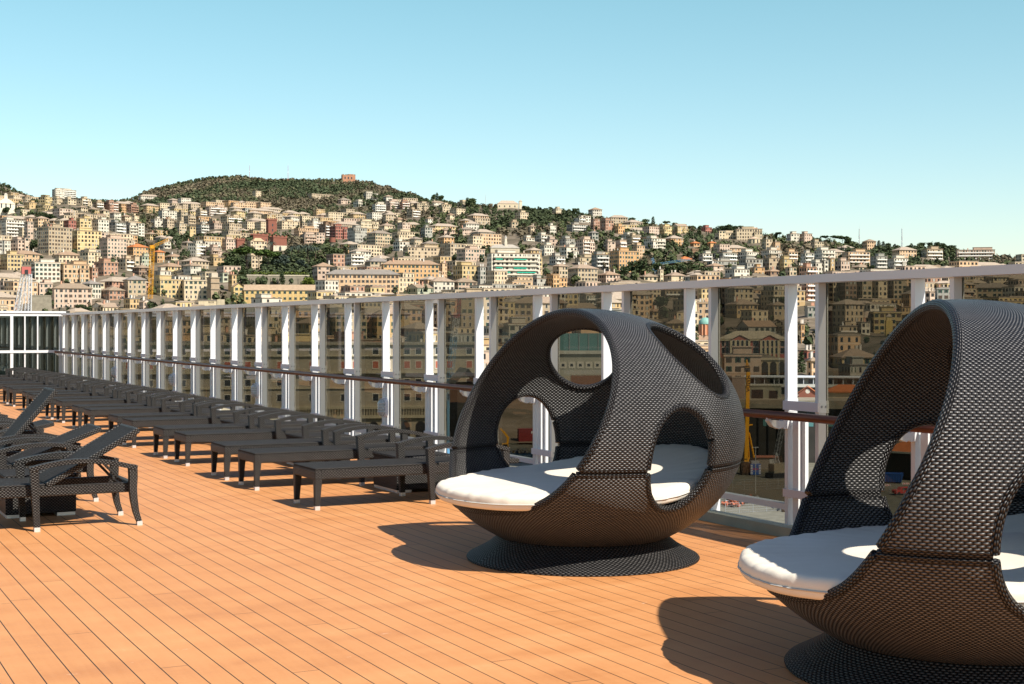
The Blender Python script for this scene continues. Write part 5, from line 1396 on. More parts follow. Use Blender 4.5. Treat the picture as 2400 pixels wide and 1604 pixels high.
# white church at the left edge
r, w, d, z = lm_root('hillside_church', -6, 34, 503, 'white church with a curved gable and small belfry at the upper left edge', 'church', 8)
b = MB(); b.box(-w / 2, w / 2, 0, 18, 0, z(478)); q = [(-w / 2, 0, z(478)), (w / 2, 0, z(478)), (w * .32, 0, z(471)), (w * .12, 0, z(466)), (-w * .12, 0, z(466)), (-w * .32, 0, z(471))]; b.face(q); b.face([(x, .8, zz_) for x, _, zz_ in q][::-1]); b.build('wall', M['stucco'], r, (.72, .64, .50))
b = MB(); gable_roof(b, w * .9, 18, z(478), 3); b.build('roof', M['roof'], r, (.42, .33, .24)); bf = pbox('belfry', (-w * .09, w * .09, .2, 3, z(466), z(457)), M['stucco'], r, (.74, .66, .52)); b = MB(); hip_roof(b, w * .18, 2.8, z(457) + .2, 2, .2); b.build('belfry_roof', M['roof'], bf, (.5, .45, .38))
for x in (-.25, 0, .25): pbox('window', (w * x - .8, w * x + .8, -.08, -.003, z(488), z(477)), M['win_glass'], r)
# church with bell tower among the flats
r, w, d, z = lm_root('bell_tower_church', 1150, 1218, 596, 'church with a slim pointed bell tower just above the flats with green awnings', 'church', 10)
b = MB(); b.box(-w / 2, w / 2, 0, 12, 0, z(582)); b.build('wall', M['stucco'], r, (.52, .44, .31)); b = MB(); hip_roof(b, w, 12, z(582) + .3, 3.6, .4); b.build('roof', M['roof'], r, (.40, .36, .30))
t = pbox('bell_tower', (-w * .0, w * .09, 3, 3 + w * .09, 0, z(566)), M['stucco'], r, (.60, .52, .40)); pbox('belfry', (w * .01, w * .08, 3.2, 2.8 + w * .09, z(566) + .003, z(558)), M['stucco'], t, (.64, .56, .44)); b = MB(); b.bar((w * .045, 3 + w * .045, z(558)), (w * .045, 3 + w * .045, z(551)), w * .05, 8, r2=.05); b.build('spire', M['roof'], t, (.45, .42, .38))
# ridge church
r, w, d, z = lm_root('ridge_church', 1166, 1226, 490, 'cream church with a square bell tower on the tree lined ridge', 'church', 8)
b = MB(); b.box(-w / 2, w * .32, 0, 14, 0, z(478)); b.build('wall', M['stucco'], r, (.58, .48, .33)); b = MB(); b2 = MB(); hip_roof(b, w * .8, 14, z(478) + .3, 5, .4); o = b.build('roof', M['roof'], r, (.45, .36, .27)); o.location.x = -w * .09
t = pbox('bell_tower', (w * .36, w * .47, 2, 8, 0, z(472)), M['stucco'], r, (.62, .54, .40)); b = MB(); hip_roof(b, w * .11, 6, 0, 2.5, .3); o = b.build('tower_roof', M['roof'], t, (.45, .38, .3)); o.location = (w * .415, 2, z(472) + .3)
for k in range(4): x = -w * .42 + w * .2 * k; pbox('window', (x - .8, x + .8, -.1, -.003, z(486), z(482)), M['win_glass'], r)
# apse of the big convent
r, w, d, z = lm_root('convent_apse', 1752, 1782, 574, 'round cream apse with arched windows in front of the long convent', 'church', 0)
b = MB(); b.grid([[(w / 2 * math.cos(t), w * .4 - w / 2 * math.sin(t), zz_) for zz_ in (0, z(560))] for t in np.linspace(0, math.pi, 15)], None, 0); b.build('wall', M['stucco'], r, (.62, .50, .32)); b = MB(); b.grid([[(w / 2 * a * math.cos(t), w * .4 - w / 2 * a * math.sin(t), zz_) for a, zz_ in ((1.08, z(560)), (.02, z(554)))] for t in np.linspace(0, math.pi, 15)], None, 0); b.build('roof', M['roof'], r, (.5, .36, .25))
for k in range(5):
    t = math.pi * (k + .5) / 5; b = MB(); c = Vector((w / 2 * 1.01 * math.cos(t), w * .4 - w / 2 * 1.01 * math.sin(t), z(566))); e = Vector((math.sin(t), math.cos(t), 0)); b.face([c - e * .8 - Vector((0, 0, 2)), c + e * .8 - Vector((0, 0, 2)), c + e * .8 + Vector((0, 0, 2)), c - e * .8 + Vector((0, 0, 2))]); b.build('window', M['win_glass'], r)
r, w, d, z = lm_root('convent_tower', 1761, 1776, 552, 'small square cream tower rising from the convent roof on the ridge', 'tower', 10, d=(depth_at(1753, 564) or 1700) - 3); pbox('wall', (-w / 2, w / 2, -.5, w, 0, z(536)), M['stucco'], r, (.64, .50, .32)); b = MB(); hip_roof(b, w, w, z(536) + .2, 1.4, .3); b.build('roof', M['roof'], r, (.55, .38, .26))
r, w, d, z = lm_root('brick_bell_tower', 1623, 1637, 606, 'brown brick bell tower among orange roofs on the green slope', 'tower', 24); towery(r, -w / 2, w / 2, 0, w, 0, z(586), mat_plain('brown_brick', (.26, .16, .10), .9, .1), None, False)
# stone bastion, retaining wall, square stone tower
r, w, d, z = lm_root('stone_bastion', 72, 122, 738, 'massive sloping stone bastion under the pink blocks at the left', 'bastion', 4)
b = MB(); A = [(-w / 2, 0, 0), (w / 2, 0, 0), (w / 2, 14, 0), (-w / 2, 14, 0)]; C = [(-w * .47, 1.5, z(695)), (w * .45, 1.5, z(695)), (w * .45, 14, z(695)), (-w * .47, 14, z(695))]
for k in range(4): k2 = (k + 1) % 4; b.face([A[k], A[k2], C[k2], C[k]])
b.face(C); b.build('rampart', M['stone'], r); pbox('parapet', (-w * .47, w * .45, 1.4, 1.9, z(695) + .003, z(692)), M['stone'], r)
r, w, d, z = lm_root('garden_retaining_wall', 580, 724, 671, 'long buttressed stone retaining wall under the castle garden', 'wall', 2); pbox('wall', (-w / 2, w / 2, 0, 6, 0, z(647)), M['stone'], r); pbox('coping', (-w / 2 - .2, w / 2 + .2, -.25, 6.2, z(647) + .003, z(644.5)), M['stucco'], r, (.5, .43, .32))
for k in range(9): x = -w / 2 + w * (k + .5) / 9; pbox('buttress', (x - .5, x + .5, -.6, -.003, 0, z(652)), M['stone'], r)
r, w, d, z = lm_root('square_stone_tower', 495, 514, 703, 'square grey brown stone tower with ledges in front of the cream convent', 'tower', 26)
pbox('shaft', (-w / 2, w / 2, 0, w, 0, z(650)), mat_plain('brown_stone', (.36, .27, .18), .9, .1, var=.25, scale=.4), r)
for v in (679, 664, 652): pbox('ledge', (-w / 2 - .5, w / 2 + .5, -.5, w + .5, z(v), z(v - 2.2)), mat_plain('ledge_stone', (.3, .24, .17), .9, .1), r)
pbox('lantern', (-w * .38, w * .38, w * .12, w * .88, z(650) + .003, z(640)), M['stucco'], r, (.5, .42, .32))
# long yellow hospital wing
r, w, d, z = lm_root('long_yellow_building', 574, 736, 712, 'long yellow two storey building with a straight tan gable roof', 'building', -3); LM[-1] = ('the long yellow building', 650, 690)
b = MB(); b.box(-w / 2, w / 2, 0, 11, 0, z(681)); b.face([(w / 2, 0, z(681)), (w / 2, 11, z(681)), (w / 2, 5.5, z(672))]); b.build('wall', M['stucco'], r, (.58, .40, .17)); b = MB(); gable_roof(b, w, 11, z(681) + .1, 4.0, .6); b.build('roof', M['roof'], r, (.40, .29, .19))
for v in (686, 700):
    for k in range(13): x = -w / 2 + w * (k + .5) / 13; ww = link('window', window_mesh('green'), r); ww.location = (x, -.003, z(v)); ww.scale = (.85, 1, .9)
r, w, d, z = lm_root('yellow_gable_house', 548, 572, 712, 'yellow gabled house at the end of the long yellow building', 'house', 12)
b = MB(); b.box(-w / 2, w / 2, 0, 9, 0, z(672)); b.face([(-w / 2, 0, z(672)), (w / 2, 0, z(672)), (0, 0, z(664))]); b.build('wall', M['stucco'], r, (.58, .42, .19)); b = MB(); gable_roof(b, w * .8, 9, z(672) + .1, 2.6, .8); b.build('roof', M['roof'], r, (.42, .28, .18))
for v in (678, 690):
    for x in (-.22, .22): ww = link('window', window_mesh('green'), r); ww.location = (w * x, -.003, z(v))
# grain silo block with its name
r, w, d, z = lm_root('silo_building', 466, 526, 720, 'tan industrial building with SILOS written on its upper wall', 'building', 0); LM[-1] = ('the tan silos building', 496, 710)
b = MB(); b.box(-w / 2, w / 2, 0, 10, 0, z(705)); b.build('wall', M['stucco'], r, (.56, .46, .30)); pbox('roof', (-w / 2 - .3, w * .2, -.3, 10.3, z(705) + .003, z(703)), M['roof'], r, (.3, .25, .2)); pbox('stair_tower', (w * .21, w / 2, -.6, 9.9, 0, z(702)), M['stucco'], r, (.50, .42, .28))
text_mesh('SILOS', 5.2 * d / FPX, 'lettering', M['bark'], r, (-w * .02, -.06, z(709)), (math.pi / 2, 0, 0), .03)
# dome church between posts
r, w, d, z = lm_root('domed_church', 1638, 1668, 800, 'terracotta church drum with a pale green copper dome between two posts', 'church', 0); LM[-1] = ('the green dome', 1652, 760)
pbox('wall', (-w * .6, w * .6, .5, w, 0, z(786)), M['stucco'], r, (.62, .40, .26)); b = MB(); R0 = w * .46; cy = w * .5
b.grid([[(R0 * math.cos(t), cy + R0 * math.sin(t), zz_) for zz_ in (z(786), z(760))] for t in np.linspace(0, 2 * math.pi, 21)], None, 0); b.build('drum', M['stucco'], r, (.60, .25, .13))
b = MB()
for k in range(12): t = 2 * math.pi * k / 12; b.bar((R0 * 1.06 * math.cos(t), cy + R0 * 1.06 * math.sin(t), z(786)), (R0 * 1.06 * math.cos(t), cy + R0 * 1.06 * math.sin(t), z(761)), .35, 6)
b.build('colonnade', M['stucco'], r, (.66, .34, .2)); b = MB(); b.grid([[(R0 * 1.12 * math.cos(e) * math.cos(t), cy + R0 * 1.12 * math.cos(e) * math.sin(t), z(760) + R0 * 1.15 * math.sin(e)) for e in np.linspace(0, 1.5, 9)] for t in np.linspace(0, 2 * math.pi, 25)], None, 0); b.build('dome', M['copper'], r)
b = MB(); b.bar((0, cy, z(760) + R0 * 1.1), (0, cy, z(760) + R0 * 1.75), R0 * .14, 8); b.build('lantern', M['stucco'], r, (.62, .4, .26))
# red palace with pediments and its pale wing
r, w, d, z = lm_root('station_palace', 1688, 1842, 838, 'red palace front with cream pilasters and pedimented pavilions behind the smoked glass', 'palace', 2); LM[-1] = ('the red palace', 1765, 800)
b = MB(); b.box(-w / 2, w / 2, 0, 16, 0, z(796)); b.build('wall', M['stucco'], r, (.44, .13, .09)); b = MB(); hip_roof(b, w, 16, z(796) + .4, (796 - 778) / FPX * d, .5); b.build('roof', M['roof'], r, (.44, .37, .26))
for x0, x1 in ((-.33, -.06), (.12, .38)):
    b = MB(); b.box(w * x0, w * x1, -1.6, -.003, 0, z(797)); b.face([(w * x0, -1.6, z(797)), (w * x1, -1.6, z(797)), (w * (x0 + x1) / 2, -1.6, z(787))]); b.build('pavilion', M['stucco'], r, (.46, .15, .10))
    b = MB(); m_ = (x0 + x1) / 2; b.face([(w * x0 - .6, -2.0, z(797.5)), (w * m_, -2.0, z(785)), (w * m_, 3, z(785)), (w * x0 - .6, 3, z(797.5))]); b.face([(w * m_, -2.0, z(785)), (w * x1 + .6, -2.0, z(797.5)), (w * x1 + .6, 3, z(797.5)), (w * m_, 3, z(785))]); b.build('pediment_roof', M['roof'], r, (.46, .38, .26))
    for k in range(5): x = w * (x0 + (x1 - x0) * k / 4); pbox('pilaster', (x - .5, x + .5, -1.95, -1.603, 0, z(798.5)), M['stucco'], r, (.56, .47, .30))
    for k in range(4):
        x = w * (x0 + (x1 - x0) * (k + .5) / 4)
        for v in (805, 822): ww = link('window', window_mesh('plain'), r); ww.location = (x, -1.603, z(v)); ww.scale = (1.1, 1, 1.3)
b = MB(); b.box(-w / 2 - .4, w / 2 + .4, -.5, -.004, z(799), z(796)); b.build('cornice', M['stucco'], r, (.56, .47, .3))
for x in (-.45, -.39, .02, .06, .43, .47):
    for v in (805, 822): ww = link('window', window_mesh('plain'), r); ww.location = (w * x, -.003, z(v)); ww.scale = (1.1, 1, 1.3)
# arcade beside the pink building
r, w, d, z = lm_root('stone_arcade', 1783, 1842, 885, 'tall stone arcade with dark round arches beside the pink building', 'arcade', 2)
pbox('wall', (-w / 2, w / 2, 0, 5, 0, z(842)), M['stucco'], r, (.46, .38, .24)); pbox('parapet', (-w / 2 - .2, w / 2 + .2, -.4, -.003, z(844), z(839)), M['stucco'], r, (.55, .47, .33))
for k in range(3):
    x = -w / 2 + w * (k + .5) / 3; ra = w / 3 * .38; zt_ = z(848); b = MB(); b.face([(x - ra, -.03, 5), (x + ra, -.03, 5)] + [(x + ra * math.cos(t), -.03, zt_ - ra + ra * math.sin(t)) for t in np.linspace(0, math.pi, 9)]); b.build('arch', M['hall_dark'], r)
# yellow church tower through the right glass
r, w, d, z = lm_root('yellow_bell_tower', 2075, 2094, 790, 'slim yellow bell tower among ochre houses behind the right hand glass', 'tower', 10)
pbox('wall', (-w * .4, w * .4, 0, w * .8, 0, z(752)), M['stucco'], r, (.58, .42, .14)); pbox('belfry', (-w * .3, w * .3, w * .1, w * .7, z(752) + .003, z(743)), M['stucco'], r, (.6, .46, .2)); b = MB(); hip_roof(b, w * .62, w * .6, z(743) + .2, 1.5, .2); o = b.build('roof', M['roof'], r, (.4, .33, .25)); o.location.y = w * .1
# ---- cranes and masts on the hill
d = 930.0; zb = terr(352, d) - 1; bp = pt(352, d, zb); q = lambda u, v, dd=0: pt(u, d + dd, zat(v, d)) - bp
r = lattice_crane('tower_crane', 'yellow tower crane with a long jib among the houses at the left', bp, [('mast', q(352, 700), q(357, 575), 2.6, 22, 0), ('jib', q(354, 580), q(396, 561), 1.5, 12, 0)], 1, [M['yellow_paint']])
pbox('cab', (-.5, 2.0, -1.5, .8, zat(583, d) - zb, zat(576, d) - zb), M['yellow_paint'], r); LM.append(('the yellow tower crane', 357, 630))
d = 900.0; zb = terr(1532, d) - 1; zb = terr(1532, 1180); d = 1180.0; bp = pt(1532, d, zb); q = lambda u, v, dd=0: pt(u, d + dd, zat(v, d)) - bp
r = lattice_crane('blue_tower_crane', 'pale blue tower crane with a raised jib above the dark trees', bp, [('mast', q(1534, 664), q(1534, 621), 2.2, 10, 0), ('jib', q(1536, 620), q(1618, 608), 1.5, 22, 0), ('apex', q(1534, 621), q(1528, 605), 1.5, 5, 0)], 1, [M['pale_blue_paint']]); LM.append(('the pale blue crane', 1534, 630))
d = 640.0; zb = -22.0; bp = pt(52, d, zb); q = lambda u, v, dd=0: pt(u, d + dd, zat(v, d)) - bp
r = empty('pylon_crane', bp); tag(r, 'tall white lattice lifting legs joined by a red head at the left edge', 'crane'); LM.append(('the white lattice legs', 52, 680))
for a, c in ((q(30, 760), q(54, 642)), (q(42, 760), q(60, 642)), (q(60, 760), q(66, 642)), (q(69, 760), q(71, 642))):
    b = MB(); lattice(b, a, c, 1.3, 18, .11); b.build('leg', M['white_paint'], r)
b = MB(); c = q(61, 634); b.box(c.x - 2.0, c.x + 2.0, c.y - 1.2, c.y + 1.2, c.z - 1.7, c.z + 1.6); b.build('head', mat_plain('faded_red_paint', (.42, .11, .09), .6), r); b = MB(); b.box(c.x - .7, c.x + .7, c.y - 1.5, c.y - 1.21, c.z - 1.7, c.z + .2); b.build('head_gap', M['black_paint'], r)
for i, (u, vt, vb, lab, mt, wd) in enumerate(((585, 388, 418, 'thin pale red radio mast on the crest of the wooded hill', 'red_paint', .45), (675, 388, 424, 'thin pale red radio mast between the hill crest and the ruined fort', 'red_paint', .45), (2014, 536, 570, 'blue grey lattice mast on the far ridge, the shorter of the two', 'steel', .9), (2114, 536, 584, 'blue grey lattice mast on the far ridge, the taller of the two', 'steel', 1.0), (1138, 456, 476, 'thin antenna pole among ridge trees by the ridge church', 'steel', .5), (232, 460, 482, 'thin pole on the saddle left of the wooded hill', 'steel', .5))):
    d = float(np.interp(u, _cu, [c[3] for c in COLS])) - 15; zb = terr(u, d) - 2; r = empty('radio_mast', pt(u, d, zb)); tag(r, lab, 'mast')
    h = zat(vt, d) - zb; b = MB(); lattice(b, (0, 0, 0), (0, 0, h), wd * 1.6, 14, wd * .16, w2=wd * .5); b.build('lattice_frame', M[mt], r)
    b = MB(); b.box(-.9 * wd, .9 * wd, -.3, .3, h * .6, h * .66); b.bar((0, 0, h), (0, 0, h * 1.12), .1, 4); b.build('aerial', M['steel'], r)
d = 420.0; r = empty('white_flagpole', pt(1826, 358, zat(925, 358))); tag(r, 'thin white flagpole rising behind the pane left of the post', 'flagpole'); h = zat(842, 358) - zat(925, 358)
b = MB(); b.bar((0, 0, 0), (0, 0, h), .07, 5, r2=.04); b.build('pole', M['white_paint'], r); b = MB(); b.bar((0, 0, h), (0, 0, h + .25), .12, 6); b.build('finial', M['white_paint'], r)

# ================================================================== TREES
def leaf_clump(b, c, s, rs, m=0):
    n = Vector((rs.gauss(0, 1), rs.gauss(0, 1), rs.gauss(0, 1) + .5)).normalized(); a = n.orthogonal().normalized(); e = n.cross(a)
    t = rs.uniform(0, 6.28); a, e = a * math.cos(t) + e * math.sin(t), e * math.cos(t) - a * math.sin(t)
    b.face([c - a * s - e * s * .6, c + a * s - e * s * .7, c + a * s * .8 + e * s * .7, c - a * s * .9 + e * s * .6], [(0, 0)] * 4, m)
def crown_blobs(b, blobs, n, s, rs):
    tot = sum(r[0] * r[1] for _, r in blobs)
    for c, r in blobs:
        for _ in range(int(n * r[0] * r[1] / tot)):
            v = Vector((rs.gauss(0, 1), rs.gauss(0, 1), rs.gauss(0, 1))).normalized() * (rs.random() ** .35)
            leaf_clump(b, Vector(c) + Vector((v.x * r[0], v.y * r[0], v.z * r[1])), s * rs.uniform(.6, 1.3), rs)
def trunk(b, h, r, limbs=0, rs=None, spread=.3):
    b.bar((0, 0, -1), (.02 * h, 0, h), r, 7, r2=r * .55)
    for k in range(limbs):
        t = 2 * math.pi * k / limbs + rs.uniform(-.3, .3); z = h * rs.uniform(.55, .95); b.bar((.01 * h, 0, z), (spread * math.cos(t), spread * math.sin(t), z + h * rs.uniform(.15, .4)), r * .45, 5, r2=r * .15)
TREE = {}
def tree_meshes():
    def mk(kind, seed):
        rs = random.Random(seed); c, t = MB(), MB()
        if kind == 'broad':          # evergreen oak, unit height 1
            bl = [((rs.uniform(-.22, .22), rs.uniform(-.22, .22), rs.uniform(.45, .82)), (rs.uniform(.15, .26), rs.uniform(.12, .2))) for _ in range(9)]; crown_blobs(c, bl, 620, .045, rs); trunk(t, .5, .035, 5, rs, .2)
        elif kind == 'umbrella':
            bl = [((.30 * math.cos(a) * q, .30 * math.sin(a) * q, .84 + rs.uniform(-.04, .05)), (rs.uniform(.13, .2), rs.uniform(.07, .11))) for a, q in [(rs.uniform(0, 6.28), rs.uniform(.2, 1)) for _ in range(10)]]; crown_blobs(c, bl, 620, .042, rs); trunk(t, .72, .022, 6, rs, .28)
        elif kind == 'cypress':
            bl = [((rs.uniform(-.012, .012), rs.uniform(-.012, .012), z), (.105 * (1 - ((z - .35) / .75) ** 2) + .018, .09)) for z in np.linspace(.1, .93, 10)]; crown_blobs(c, bl, 420, .028, rs); trunk(t, .3, .02)
        elif kind == 'palm':
            for k in range(26):
                a = 2 * math.pi * k / 26 + rs.uniform(-.1, .1); up = rs.uniform(-.05, .95); P = []
                for j in range(6):
                    q = j / 5; P.append(Vector((.30 * q * math.cos(a), .30 * q * math.sin(a), .72 + .26 * up * q - .30 * q * q)))
                s_ = Vector((-math.sin(a), math.cos(a), 0)) * .022
                for j in range(5): c.face([P[j] - s_ * (1.2 - j * .2), P[j] + s_ * (1.2 - j * .2), P[j + 1] + s_ * (1.0 - j * .2), P[j + 1] - s_ * (1.0 - j * .2)], [(0, 0)] * 4)
            trunk(t, .72, .03)
        else:                        # bare winter tree
            for k in range(46):
                a = rs.uniform(0, 6.28); z0 = rs.uniform(.2, .5); e = Vector((.33 * math.cos(a) * rs.uniform(.3, 1), .33 * math.sin(a) * rs.uniform(.3, 1), rs.uniform(.55, 1.0))); c.bar((0, 0, z0), e, .008, 3, r2=.003)
                for _ in range(6): c.bar(Vector((0, 0, z0)).lerp(e, rs.uniform(.5, 1)), e + Vector((rs.gauss(0, .09), rs.gauss(0, .09), rs.gauss(.02, .08))), .005, 3, r2=.002)
            trunk(t, .5, .025, 4, rs, .16)
        return c, t
    for kind, mats in (('broad', ('leaf_dark', 'leaf_yellow')), ('umbrella', ('leaf_pine', 'leaf_dark')), ('cypress', ('leaf_dark',)), ('palm', ('leaf_blue',)), ('bare', ('twig',)), ('cedar', ('leaf_blue',))):
        for mt in mats:
            for sd_ in (1, 2):
                c, t = mk('broad' if kind == 'cedar' else kind, sd_ * 7 + len(kind))
                oc = c.build('crown', M[mt]); ot = t.build('trunk', M['bark']); TREE.setdefault((kind, mt), []).append((oc.data, ot.data)); bpy.data.objects.remove(oc); bpy.data.objects.remove(ot)
tree_meshes()
TREES = []
NAMES = {'broad': 'evergreen_tree', 'umbrella': 'umbrella_pine', 'cypress': 'cypress', 'palm': 'palm_tree', 'bare': 'bare_tree', 'cedar': 'cedar'}
def plant(u, vt, vb, kind, mt=None, wide=1.0, d=None, lab=None):
    if d is None: d = depth_at(u, vb) or float(np.interp(u, _cu, [c[3] for c in COLS])) - 20
    z = terr(u, d); h = max(3.0, zat(vt, d) - z); mt = mt or {'broad': 'leaf_dark', 'umbrella': 'leaf_pine', 'cypress': 'leaf_dark', 'palm': 'leaf_blue', 'bare': 'twig', 'cedar': 'leaf_blue'}[kind]
    cm, tm_ = random.choice(TREE[(kind, mt)]); r = empty(NAMES[kind], pt(u, d, z), random.uniform(0, 6.28)); r.scale = (h * wide, h * wide, h)
    link('crown', cm, r); link('trunk', tm_, r); r['u'] = u; r['v'] = (vt + vb) / 2
    TREES.append((r, kind, mt, u, (vt + vb) / 2, lab, h)); return r
T_ = '''578 580 642 umbrella leaf_pine 1.5;606 584 640 umbrella leaf_pine 1.3;628 588 640 umbrella leaf_pine 1.4;662 592 640 cedar leaf_blue 1.3;706 606 641 cedar leaf_blue 1.2;570 620 668 cypress leaf_dark 1.4;661 636 672 cypress leaf_dark 1.8;587 677 712 cypress leaf_dark 1.6
636 556 600 palm leaf_blue 1.2;684 566 612 palm leaf_blue 1.2;700 562 612 palm leaf_blue 1.3;722 560 622 palm leaf_blue 1.2;740 568 616 palm leaf_blue 1.2;722 648 680 broad leaf_yellow 1.5;792 576 632 broad leaf_dark 1.1;538 596 646 broad leaf_dark 1.2;552 606 644 broad leaf_dark 1.2;477 628 660 broad leaf_dark 1.1
650 604 640 broad leaf_dark 1.2;735 612 640 broad leaf_dark 1.3;760 600 640 broad leaf_dark 1.2;692 628 650 broad leaf_dark 1.6;520 612 640 broad leaf_dark 1.2;770 614 652 broad leaf_dark 1.2
14 484 504 broad leaf_dark 1.6;46 484 506 broad leaf_dark 1.8;78 494 520 broad leaf_dark 1.5;100 494 524 broad leaf_dark 1.5;118 500 526 broad leaf_dark 1.5;140 510 534 broad leaf_dark 1.3;157 710 742 palm leaf_blue 1.5;140 714 744 palm leaf_blue 1.4;192 710 742 broad leaf_dark 1.2;206 716 744 broad leaf_dark 1.2
232 596 626 broad leaf_dark 1.0;80 560 590 broad leaf_dark 1.0;352 566 592 bare twig 1.3;440 605 622 bare twig 1.6;462 622 640 bare twig 1.4;452 640 662 broad leaf_dark 1.2
1531 508 524 cypress leaf_dark 1.6;1016 454 474 broad leaf_dark 1.0;1024 452 474 cypress leaf_dark 2;1034 456 474 broad leaf_dark 1.1;1095 464 480 cypress leaf_dark 2;1105 462 480 broad leaf_dark 1.3;1262 484 494 cypress leaf_dark 2;1292 484 500 broad leaf_dark 1.2;1345 486 506 broad leaf_dark 1.1;1355 488 506 cypress leaf_dark 2
1690 526 545 broad leaf_dark 1.5;1704 524 545 broad leaf_dark 1.5;1720 526 546 broad leaf_dark 1.5;1740 528 548 broad leaf_dark 1.4;1827 544 560 umbrella leaf_dark 1.4;1936 552 570 umbrella leaf_dark 1.4;1955 552 571 umbrella leaf_dark 1.5;1975 553 572 umbrella leaf_dark 1.4;1990 554 573 broad leaf_dark 1.1
2060 564 584 cypress leaf_dark 2;2070 566 584 cypress leaf_dark 2;2080 568 586 broad leaf_dark 1.2;2100 576 590 broad leaf_dark 1.4;2130 574 590 broad leaf_dark 1.4;2158 566 588 broad leaf_dark 1.2;2182 566 586 broad leaf_dark 1.2;2196 566 586 broad leaf_dark 1.2;2212 568 587 broad leaf_dark 1.2;2228 572 592 broad leaf_dark 1.3
1450 506 520 cypress leaf_dark 2;1460 506 522 cypress leaf_dark 2;1480 508 524 broad leaf_dark 1.4;1510 512 528 broad leaf_dark 1.4;1560 518 534 umbrella leaf_dark 1.3;1580 522 536 umbrella leaf_dark 1.3;1626 528 542 broad leaf_dark 1.4;1640 528 544 broad leaf_dark 1.3
1480 610 650 broad leaf_dark 1.2;1500 606 652 broad leaf_dark 1.1;1570 618 656 broad leaf_dark 1.2;1600 618 656 broad leaf_dark 1.2;1630 616 656 broad leaf_dark 1.2;1655 622 660 broad leaf_dark 1.2;1460 620 656 broad leaf_dark 1.1;1545 612 650 broad leaf_dark 1.1;2035 616 640 cypress leaf_dark 1.8;2045 620 640 broad leaf_dark 1.2
1879 822 880 cypress leaf_dark 1.5;1710 668 705 broad leaf_dark 1.3;1735 660 700 broad leaf_dark 1.3;1765 665 712 broad leaf_dark 1.3;1795 668 706 broad leaf_dark 1.2;1830 690 740 broad leaf_dark 1.3;1960 708 750 broad leaf_dark 1.3;1990 705 745 broad leaf_dark 1.3;2020 715 750 broad leaf_dark 1.3;2045 720 755 broad leaf_dark 1.2;1480 690 730 broad leaf_dark 1.3;1510 684 725 broad leaf_dark 1.3;1545 690 735 broad leaf_dark 1.3;2280 700 735 broad leaf_dark 1.3;2310 690 730 broad leaf_dark 1.3'''
for ent in T_.replace('\n', ';').split(';'):
    e = ent.split(); plant(float(e[0]), float(e[1]), float(e[2]), e[3], e[4], float(e[5]))
# clipped hedge over the retaining wall
d = (depth_at(652, 671) or 950) + 9; o, a, w = frame_at(590, 722, d, 2); r = empty('clipped_hedge', (o.x, o.y, terr(652, d)), a); tag(r, 'long clipped yellow green hedge along the top of the retaining wall', 'hedge')
rs = random.Random(9); b = MB(); zb = zat(645, d) - terr(652, d)
for _ in range(900): leaf_clump(b, Vector((rs.uniform(-w / 2, w / 2), rs.uniform(-.8, .8), zb + rs.uniform(-3, 2.4))), .5, rs)
b.build('foliage', M['leaf_yellow'], r)

